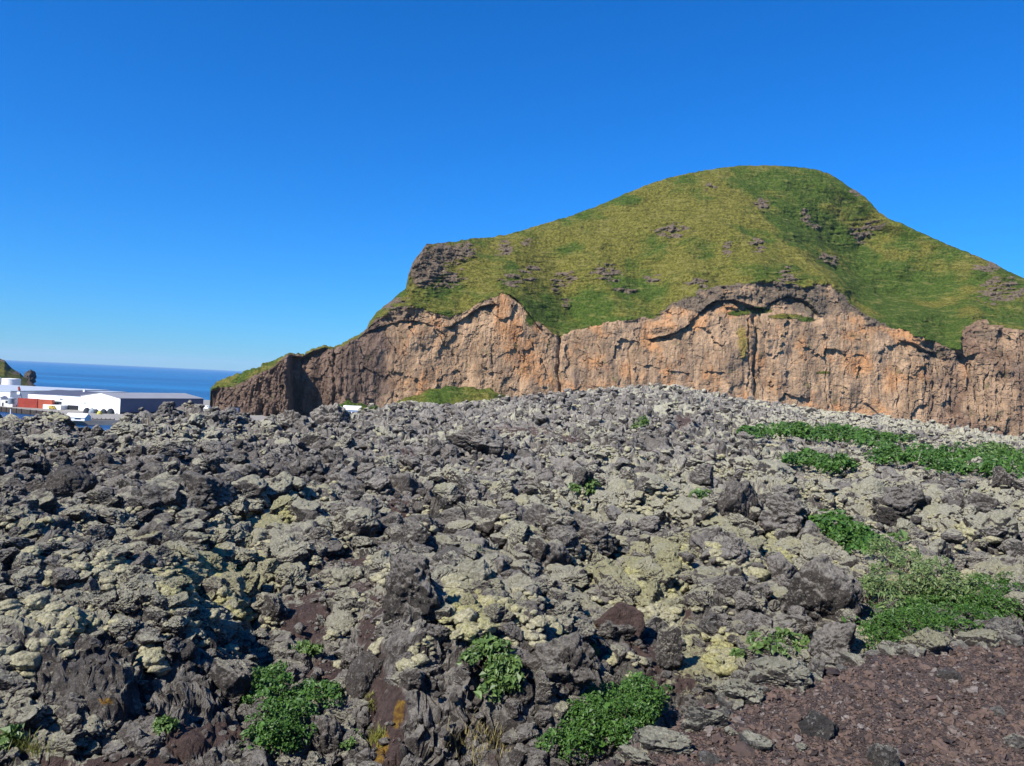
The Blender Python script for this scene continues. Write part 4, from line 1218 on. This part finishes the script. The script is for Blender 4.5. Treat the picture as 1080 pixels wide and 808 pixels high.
# ------------------------------------------------------------------ the harbour
M_WHITE = plain("white_cladding", (0.80, 0.80, 0.79), 0.5, .03, .2)
M_OFFWHITE = plain("off_white_paint", (0.70, 0.70, 0.67), 0.6, .05, .4)
M_NAVY = plain("navy_cladding", (0.085, 0.105, 0.170), 0.5, .06, .3)
M_ROOF = plain("grey_roofing", (0.24, 0.245, 0.26), 0.6, .06, .2)
M_ROOFD = plain("dark_slate_roofing", (0.075, 0.080, 0.105), 0.6, .08, .2)
M_ROOFP = plain("pale_roofing", (0.36, 0.40, 0.44), 0.6, .06, .15)
M_RED = plain("container_red", (0.33, 0.050, 0.030), 0.5, .12, .4)
M_ORANGE = plain("container_orange", (0.42, 0.095, 0.050), 0.5, .12, .4)
M_DARK = plain("dark_opening", (0.020, 0.021, 0.024), 0.5, .1, 1)
M_GLASS = plain("dark_glass", (0.03, 0.04, 0.05), 0.1, .1, 1)
M_CONC = plain("quay_concrete", (0.24, 0.225, 0.20), 0.85, .12, .3)
M_TIMBER = plain("quay_timber", (0.045, 0.036, 0.030), 0.9, .25, 1.2)
M_STEEL = plain("grey_steel", (0.20, 0.23, 0.26), 0.5, .1, .6)
M_NET = plain("dark_fishing_net", (0.035, 0.042, 0.050), 0.95, .35, 2)
M_NETY = plain("yellow_fishing_net", (0.42, 0.38, 0.08), 0.9, .2, 2)
M_TYRE = plain("tyre_rubber", (0.02, 0.02, 0.02), 0.9, .1, 5)
M_CARRED = plain("red_car_paint", (0.40, 0.02, 0.03), 0.35, .05, 1)
M_YEL = plain("yellow_paint", (0.50, 0.36, 0.06), 0.5, .1, 1)
QZ = -27.6

quay = MB()
q = [(-700, 448 + 60)] + [(at_z(px, py, QZ).x, at_z(px, py, QZ).y) for px, py in ((-60,425),(0,429.6),(30,432.6),(64,435.5))]
q += [(at_z(70, 442.6, QZ).x, at_z(70, 442.6, QZ).y), (at_z(130, 443.5, QZ).x, at_z(130, 443.5, QZ).y), (-60, 380), (40, 400), (40, 640), (-330, 690), (-700, 690)]
quay.poly_prism(q, SEA_Z - 4, QZ)
tag(quay.build("quay_ground", M_CONC), kind='structure')

def along(px0, py0, px1, py1, z):
    return at_z(px0, py0, z), at_z(px1, py1, z)

def frame(a, b):
    """Unit vector a->b in plan, its inward (away) normal, length."""
    d = Vector((b.x - a.x, b.y - a.y, 0)); L = d.length; d /= L
    n = Vector((-d.y, d.x, 0))
    if n.y < 0: n = -n
    return d, n, L

def local_box(mb, o, d, n, s0, s1, t0, t1, z0, z1):
    c = [o + d * s + n * t for s, t in ((s0, t0), (s1, t0), (s1, t1), (s0, t1))]
    mb.faces([(p.x, p.y, z0) for p in c] + [(p.x, p.y, z1) for p in c], [(3,2,1,0),(4,5,6,7),(0,1,5,4),(1,2,6,5),(2,3,7,6),(3,0,4,7)])

def rel(v, o): return Vector((v.x - o.x, v.y - o.y, 0))

# timber fender along the quay edge
e = thing("quay_fender", "dark timber fender along the harbour basin's quay edge", "fender", at_z(0, 429.6, QZ))
o = e.location
mb = MB(); mp = []
pts = [at_z(px, py, QZ) for px, py in ((-60,425),(0,429.6),(30,432.6),(64,435.5))]
for a, b in zip(pts, pts[1:]):
    d, n, L = frame(a, b)
    local_box(mb, rel(a, o), d, n, 0, L, -.5, -.05, -2.3, .25)
    k = int(L / 5)
    for i in range(k): mp.append(rel(a, o) + d * (5 * i + 2))
mb.build("fender_beam", M_TIMBER, e)
for p in mp:
    MB().tube((p.x, p.y - .75, -3.6), (p.x, p.y - .75, .5), .22, .22, 6).build("pile", M_TIMBER, e)

# big warehouse: white gable, navy long side
def warehouse():
    eave = 8.6
    zb = QZ
    a = Vector((-218, 432, zb)); dl = Vector((25, 53, 0)).normalized(); dg = Vector((-53, 25, 0)).normalized()
    L, W = 59.0, 33.0
    e = thing("warehouse", "big warehouse with a white gable end and a long navy side", "building", a)
    ze = -19.0 - zb; zr = ze + 2.5
    P = lambda s, t, z: tuple(dl * s + dg * t + Vector((0, 0, z)))
    w = MB()
    w.faces([P(0, 0, 0), P(0, W, 0), P(0, W, ze), P(0, W / 2, zr - .12), P(0, 0, ze)], [(0, 1, 2, 3, 4)])
    w.faces([P(0, W, 0), P(L, W, 0), P(L, W, ze), P(0, W, ze)], [(0, 1, 2, 3)])
    w.faces([P(L, 0, 0), P(L, W, 0), P(L, W, ze), P(L, W / 2, zr - .12), P(L, 0, ze)], [(4, 3, 2, 1, 0)])
    w.build("gable_wall", M_WHITE, e)
    s = MB()
    s.faces([P(0.0, 0, 0), P(L, 0, 0), P(L, 0, ze), P(0.0, 0, ze)], [(0, 1, 2, 3)])
    for i in range(29):                                     # standing seams of the cladding
        x = 1 + i * 2.0
        s.faces([P(x, -.04, .9), P(x + .12, -.04, .9), P(x + .12, -.04, ze - .1), P(x, -.04, ze - .1)], [(0, 1, 2, 3)])
    s.build("side_wall", M_NAVY, e)
    pl = MB(); pl.faces([P(0, -.1, 0), P(L, -.1, 0), P(L, -.1, .9), P(0, -.1, .9)], [(0, 1, 2, 3)]); pl.build("plinth", M_DARK, e)
    r = MB()
    for t0, t1 in ((-.35, W / 2), (W + .35, W / 2)):
        r.faces([P(-.3, t0, ze - .03), P(L + .3, t0, ze - .03), P(L + .3, t1, zr), P(-.3, t1, zr), P(-.3, t0, ze + .22), P(L + .3, t0, ze + .22), P(L + .3, t1, zr + .25), P(-.3, t1, zr + .25)],
                [(0,1,2,3),(4,5,6,7),(0,1,5,4),(1,2,6,5),(2,3,7,6),(3,0,4,7)])
    r.build("roof", M_ROOF, e)
    g = MB(); g.faces([P(-.06, W * .86, 3.9), P(-.06, W * .93, 3.9), P(-.06, W * .93, 5.1), P(-.06, W * .86, 5.1)], [(0, 1, 2, 3)]); g.build("wall_vent", M_ROOFP, e)
    d = MB(); d.faces([P(-.05, W * .42, 0), P(-.05, W * .60, 0), P(-.05, W * .60, 3.6), P(-.05, W * .42, 3.6)], [(0, 1, 2, 3)]); d.build("gate", M_OFFWHITE, e)
warehouse()

def hall():
    a, b = at_z(29, 431.2, QZ), at_z(92, 434.0, QZ)
    b = Vector((-243, 448, QZ)); a = Vector((-284, 455, QZ))
    d, n, L = frame(a, b)
    e = thing("hall", "long white hall with a dark slate roof left of the big warehouse", "building", a)
    o = Vector((0, 0, 0)); H = 8.2
    w = MB(); local_box(w, o, d, n, 0, L, 0, 46, 0, H); w.build("wall", M_WHITE, e)
    r = MB()
    R = lambda s, t, z: tuple(d * s + n * t + Vector((0, 0, z)))
    r.faces([R(-.4, -.4, H + .003), R(L + .4, -.4, H + .003), R(L + .4, 23, H + 2.1), R(-.4, 23, H + 2.1), R(L + .4, 46.4, H + .003), R(-.4, 46.4, H + .003)], [(0, 1, 2, 3), (3, 2, 4, 5), (0, 3, 5), (1, 4, 2)])
    rf = r.build("roof", M_ROOFD, e)
    for s0, s1, z0, z1, m, nm in ((L - 15, L - 8, 0, 2.6, M_DARK, "gate"), (L - 26, L - 19, 2.6, 4.4, M_GLASS, "window"), (L - 20.5, L - 18.5, 5.2, 6.2, M_STEEL, "wall_vent"), (L - 33, L - 28, 2.6, 4.0, M_GLASS, "window")):
        k = MB(); local_box(k, o, d, n, s0, s1, -.08, .05, z0, z1); k.build(nm, m, e)
    c = MB(); local_box(c, o, d, n, L - 27, L - 15.3, -5, -.1, 0, 2.5); c.build("annex", M_OFFWHITE, e)
    c = MB(); local_box(c, o, d, n, 20, 21.2, 20, 21.2, H + 1.6, H + 3.0); c.build("roof_vent", M_WHITE, rf)
hall()

def flat_shed():
    a = Vector((-420, 470, QZ)); b = Vector((-299, 462, QZ))
    d, n, L = frame(a, b)
    e = thing("flat_roofed_shed", "long pale flat-roofed harbour shed below the white tank", "building", a)
    o = Vector((0, 0, 0))
    w = MB(); local_box(w, o, d, n, 0, L, 0, 40, 0, 8.2); w.build("wall", M_WHITE, e)
    r = MB(); local_box(r, o, d, n, -.4, L + .4, -.3, 100, 8.2, 8.8)
    R = lambda s, t, z: tuple(d * s + n * t + Vector((0, 0, z)))
    r.build("roof", M_ROOFP, e)
    p = MB(); local_box(p, o, d, n, 0, L + 14, 40, 99, 0, 8.15); p.build("rear_wing", M_ROOFP, e)
    for i in range(5):
        k = MB(); local_box(k, o, d, n, L - 60 + 11 * i, L - 53 + 11 * i, -.08, .05, 4.4, 5.8); k.build("window", M_GLASS, e)
flat_shed()

def tank():
    p = at(11.5, 408.2, 620)
    e = thing("storage_tank", "round white storage tank at the foot of the green headland", "tank", p)
    MB().tube((0, 0, -1), (0, 0, 6.2), 6.6, 6.6, 40).build("shell", M_WHITE, e)
    MB().tube((0, 0, 6.2), (0, 0, 6.75), 6.75, 6.5, 40).build("rim", M_OFFWHITE, e)
    MB().tube((0, 0, 6.75), (0, 0, 7.1), 6.4, .6, 40).build("lid", M_OFFWHITE, e)
    MB().box(-5.6, -4.9, -5.2, -4.4, -1, 7.4).build("ladder", M_STEEL, e)
tank()

def container(px, py, z, length, mat, label):
    p = at_z(px, py, QZ); Y = p.y
    e = thing("shipping_container", label, "container", Vector((p.x, Y, QZ + z)), -.05, "containers on the quay")
    b = MB(); b.box(0, length, 0, 2.44, .12, 2.59)
    n = int(length / .55)
    for i in range(n): b.box(.2 + i * .55, .45 + i * .55, -.05, 0.02, .3, 2.42)
    b.build("body", mat, e)
    f = MB()
    for x in (0, length - .16):
        f.box(x, x + .16, -.07, .1, 0, 2.62)
    f.box(0, length, -.065, .06, 0, .16); f.box(0, length, -.066, .06, 2.47, 2.63)
    f.build("corner_frame", mat, e)
    MB().box(.05, length - .05, .05, 2.39, 2.60, 2.64).build("top_panel", M_ORANGE if mat is M_RED else M_OFFWHITE, e)
for px, z, mat, lab in ((18.5, 0, M_RED, "dark red shipping container, lower one of the stack beside the loading mast"), (18.5, 2.66, M_RED, "dark red shipping container, upper one of the stack beside the loading mast"),
                        (40.0, 0, M_ORANGE, "orange-red shipping container, lower one of the stack by the white van"), (40.0, 2.66, M_ORANGE, "orange-red shipping container, upper one of the stack by the white van")):
    container(px, 429.4 + (px - 18) * .06, z, 11.6 if px < 30 else 8.2, mat, lab)

def silo():
    p = at_z(11.5, 429.0, QZ)
    e = thing("silo", "grey cylindrical silo standing on the quay left of the containers", "silo", p)
    MB().tube((0, 0, 1.6), (0, 0, 4.9), 1.7, 1.7, 20).build("shell", M_STEEL, e)
    MB().tube((0, 0, 4.9), (0, 0, 5.5), 1.75, .3, 20).build("lid", M_ROOFP, e)
    MB().box(-1.8, 1.8, -1.5, 1.5, 0, 1.6).build("plinth", M_OFFWHITE, e)
silo()

def mast():
    p = at_z(19.5, 428.8, QZ)
    e = thing("loading_mast", "leaning grey loading mast with a red tip behind the red containers", "crane", p + Vector((0, 4, 0)))
    MB().tube((0.3, 0, 0), (-2.4, 0, 9.4), .55, .45, 8).build("boom", M_STEEL, e)
    MB().tube((-2.4, 0, 9.4), (-3.0, 0, 11.6), .75, .5, 8).build("tip", M_RED, e)
    MB().box(-1.0, 1.2, -1.0, 1.0, 0, 2.2).build("base", M_RED, e)
    MB().box(-3.3, -1.6, -.9, .9, 7.0, 8.6).build("cab", M_WHITE, e)
mast()

def small_shed(px, py, w, dpt, h, label, roofm, name="shed", z=QZ, gable=.8, loc=None, rz=0.0):
    p = loc if loc is not None else at_z(px, py, z)
    e = thing(name, label, "building", p, rz)
    MB().box(0, w, 0, dpt, 0, h).build("wall", M_OFFWHITE, e)
    r = MB()
    r.faces([(-.2, -.3, h + .003), (w + .2, -.3, h + .003), (w + .2, dpt / 2, h + gable), (-.2, dpt / 2, h + gable), (w + .2, dpt + .3, h + .003), (-.2, dpt + .3, h + .003)], [(0, 1, 2, 3), (3, 2, 4, 5), (0, 3, 5), (1, 4, 2)])
    r.build("roof", roofm, e)
    MB().box(w * .12, w * .3, -.06, .04, 0, min(2.1, h * .75)).build("door", M_DARK, e)
    MB().box(w * .5, w * .8, -.06, .04, h * .45, h * .8).build("window", M_GLASS, e)
    return e
small_shed(1, 428.4, 5.0, 6, 4.2, "small white quay building with a dark window beside the grey silo", M_ROOFD)
small_shed(-14, 427.5, 8.0, 6, 5.2, "white quay office at the left border with a dark doorway", M_OFFWHITE)
small_shed(68.5, 443.2, 9.3, 5.5, 1.5, "low white boathouse with a cream roof on the near pier", M_OFFWHITE, name="boathouse", gable=1.9)
small_shed(361, 440.5, 6.5, 6, 3.4, "white-roofed hut half hidden behind the lava at the foot of the cliff", M_WHITE, name="hut", loc=at(362, 441.5, 300), gable=1.6, rz=.2)

def vehicle(px, py, paint, label, length=4.6, h=1.9, rz=0.0, z=QZ, loc=None, van=True, cat="van"):
    p = loc if loc is not None else at_z(px, py, z)
    e = thing("parked_van" if van else "parked_car", label, cat, p, rz)
    b = MB()
    L = length; zt = h
    prof = [(0, .35), (L, .35), (L, .95), (L * .86, 1.05), (L * (.76 if van else .70), zt), (L * (.04 if van else .18), zt), (0, 1.0 if not van else zt * .95)]
    b.faces([(x, 0, zz) for x, zz in prof] + [(x, 1.8, zz) for x, zz in prof], [tuple(range(7)), tuple(range(13, 6, -1))] + [(i, (i + 1) % 7, (i + 1) % 7 + 7, i + 7) for i in range(7)])
    b.build("body", paint, e)
    MB().box(L * .5, L * .74, -.02, .01, zt * .62, zt * .9).build("window", M_GLASS, e)
    for x in (L * .2, L * .8):
        for y in (-.03, 1.65):
            w = MB(); w.tube((x, y, .33), (x, y + .18, .33), .33, .33, 14); w.build("wheel", M_TYRE, e)
vehicle(45.5, 430.8, M_WHITE, "white van parked in front of the orange-red containers", 4.8, 2.3)
vehicle(51.2, 431.6, M_YEL, "yellow van parked right of the white van", 3.6, 2.0)
vehicle(194, 437.0, M_CARRED, "small red car parked below the navy warehouse wall", 3.6, 1.5, van=False, cat="car", loc=at(193.5, 437.2, 425))
vehicle(198, 436, M_WHITE, "white van parked beside the red car below the navy wall", 3.6, 2.2, loc=at(198.6, 436.4, 424))
vehicle(214, 430, M_WHITE, "white van parked beyond the far corner of the navy wall", 4.4, 2.2, loc=at(214.8, 431.6, 470), rz=-.35)

def net_pile(px, py, w, h, mat, label, seed):
    p = at_z(px, py, QZ)
    d, f = ico(3)
    r = np.random.default_rng(seed)
    q = d[:, :] * np.array([w / 2, w * .4, h]) * (1 + .22 * noise(d[:, 0] * 2 + seed, d[:, 1] * 2, d[:, 2] * 2, seed)[:, None])
    q[:, 2] = np.maximum(q[:, 2], -.1)
    o = link("covered_heap", mesh_np("covered_heap", q, f, mat, False), loc=p)
    tag(o, label, "heap", "covered heaps on the pier")
for i, (px, py, w, h, m, lab) in enumerate([
        (91.5, 435.4, 4.2, 2.9, M_NET, "dark covered heap leftmost beside the white gable's gate"),
        (97.0, 435.6, 4.6, 2.7, M_STEEL, "greyish covered heap left of the yellow one"),
        (105.0, 437.0, 2.8, 2.0, M_NETY, "bright yellow covered heap on the pier"),
        (109.0, 436.2, 4.0, 2.6, M_NET, "dark covered heap just right of the yellow one"),
        (116.5, 436.4, 4.4, 3.0, M_NET, "tall dark covered heap nearest the warehouse corner"),
        (101.0, 435.8, 3.4, 2.3, M_NET, "small dark covered heap behind the yellow one")]):
    net_pile(px, py, w, h, m, lab, 40 + i)

def pier():
    a, b = at_z(89, 442.2, QZ), at_z(121, 443.0, QZ)
    e = thing("pier", "dark timber pier edge with posts right of the low white boathouse", "pier", a)
    d, n, L = frame(a, b); o = Vector((0, 0, 0))
    k = MB(); local_box(k, o, d, n, 0, L, -1.6, -.05, .0, .35); k.build("deck", M_TIMBER, e)
    for i in range(8):
        q_ = d * (L * i / 7.0) - n * 1.4
        MB().tube((q_.x, q_.y, -3.4), (q_.x, q_.y, .9), .2, .2, 6).build("post", M_TIMBER, e)
pier()

def marker():
    p = at_z(11, 440.0, SEA_Z)
    e = thing("marker_post", "thin white marker post standing in the harbour basin", "marker post", p)
    MB().tube((0, 0, -2), (0, 0, 4.2), .28, .22, 8).build("post", M_WHITE, e)
    MB().box(-.6, .6, -.6, .6, .0, .8).build("float", M_WHITE, e)
marker()

def breakwater():
    p = at_z(43, 412.4, SEA_Z + .5)
    co, f = rock_shape(5, (17, 40, 5.5), 903, 20, .25)
    p = Vector((at(44, 410, 700).x, 700, SEA_Z + 1))
    o = link("breakwater", mesh_np("breakwater", co + np.array([0, 0, 1.2], F32), f, M_LAVA, False, rock_attrs(len(co), -.5, 0, 0, .9)), loc=p)
    tag(o, "dark boulder breakwater running out to sea beyond the dark slate roof", "breakwater")
    co, f = rock_shape(5, (10.0, 9, 17), 913, 9, .38)
    p = at(32.0, 398.5, 770)
    o = link("sea_stack", mesh_np("sea_stack", co, f, M_LAVA, False, rock_attrs(len(co), -.5, 0, .35, .9)), loc=p)
    tag(o, "dark rock pinnacle standing at the tip of the green headland", "rock")
breakwater()

def cliff_hut():
    e = thing("dark_shed", "narrow dark shed set against the foot of the cliff's left end", "shed", at(244.2, 448, 455))
    w = MB(); w.box(0, 3.6, 0, 3, 0, 10.2); w.build("wall", M_NAVY, e)
    MB().box(-.2, 3.8, -.2, 3.2, 10.2, 10.5).build("roof", M_DARK, e)
    MB().box(1.1, 2.3, -.06, .02, .3, 9.6).build("door", M_STEEL, e)
cliff_hut()

# ------------------------------------------------------------------ the air
def haze():
    m = bpy.data.materials.new("haze"); m.use_nodes = True
    t = m.node_tree
    t.nodes.remove(t.nodes["Principled BSDF"])
    v = t.nodes.new("ShaderNodeVolumePrincipled")
    v.inputs['Color'].default_value = (0.62, 0.80, 1.0, 1.0)
    v.inputs['Density'].default_value = HAZE
    t.links.new(v.outputs[0], t.nodes["Material Output"].inputs['Volume'])
    o = MB().box(-24500, 24500, -1500, 26500, SEA_Z - 8, 290).build("haze", m)
    tag(o, kind='stuff')
haze()
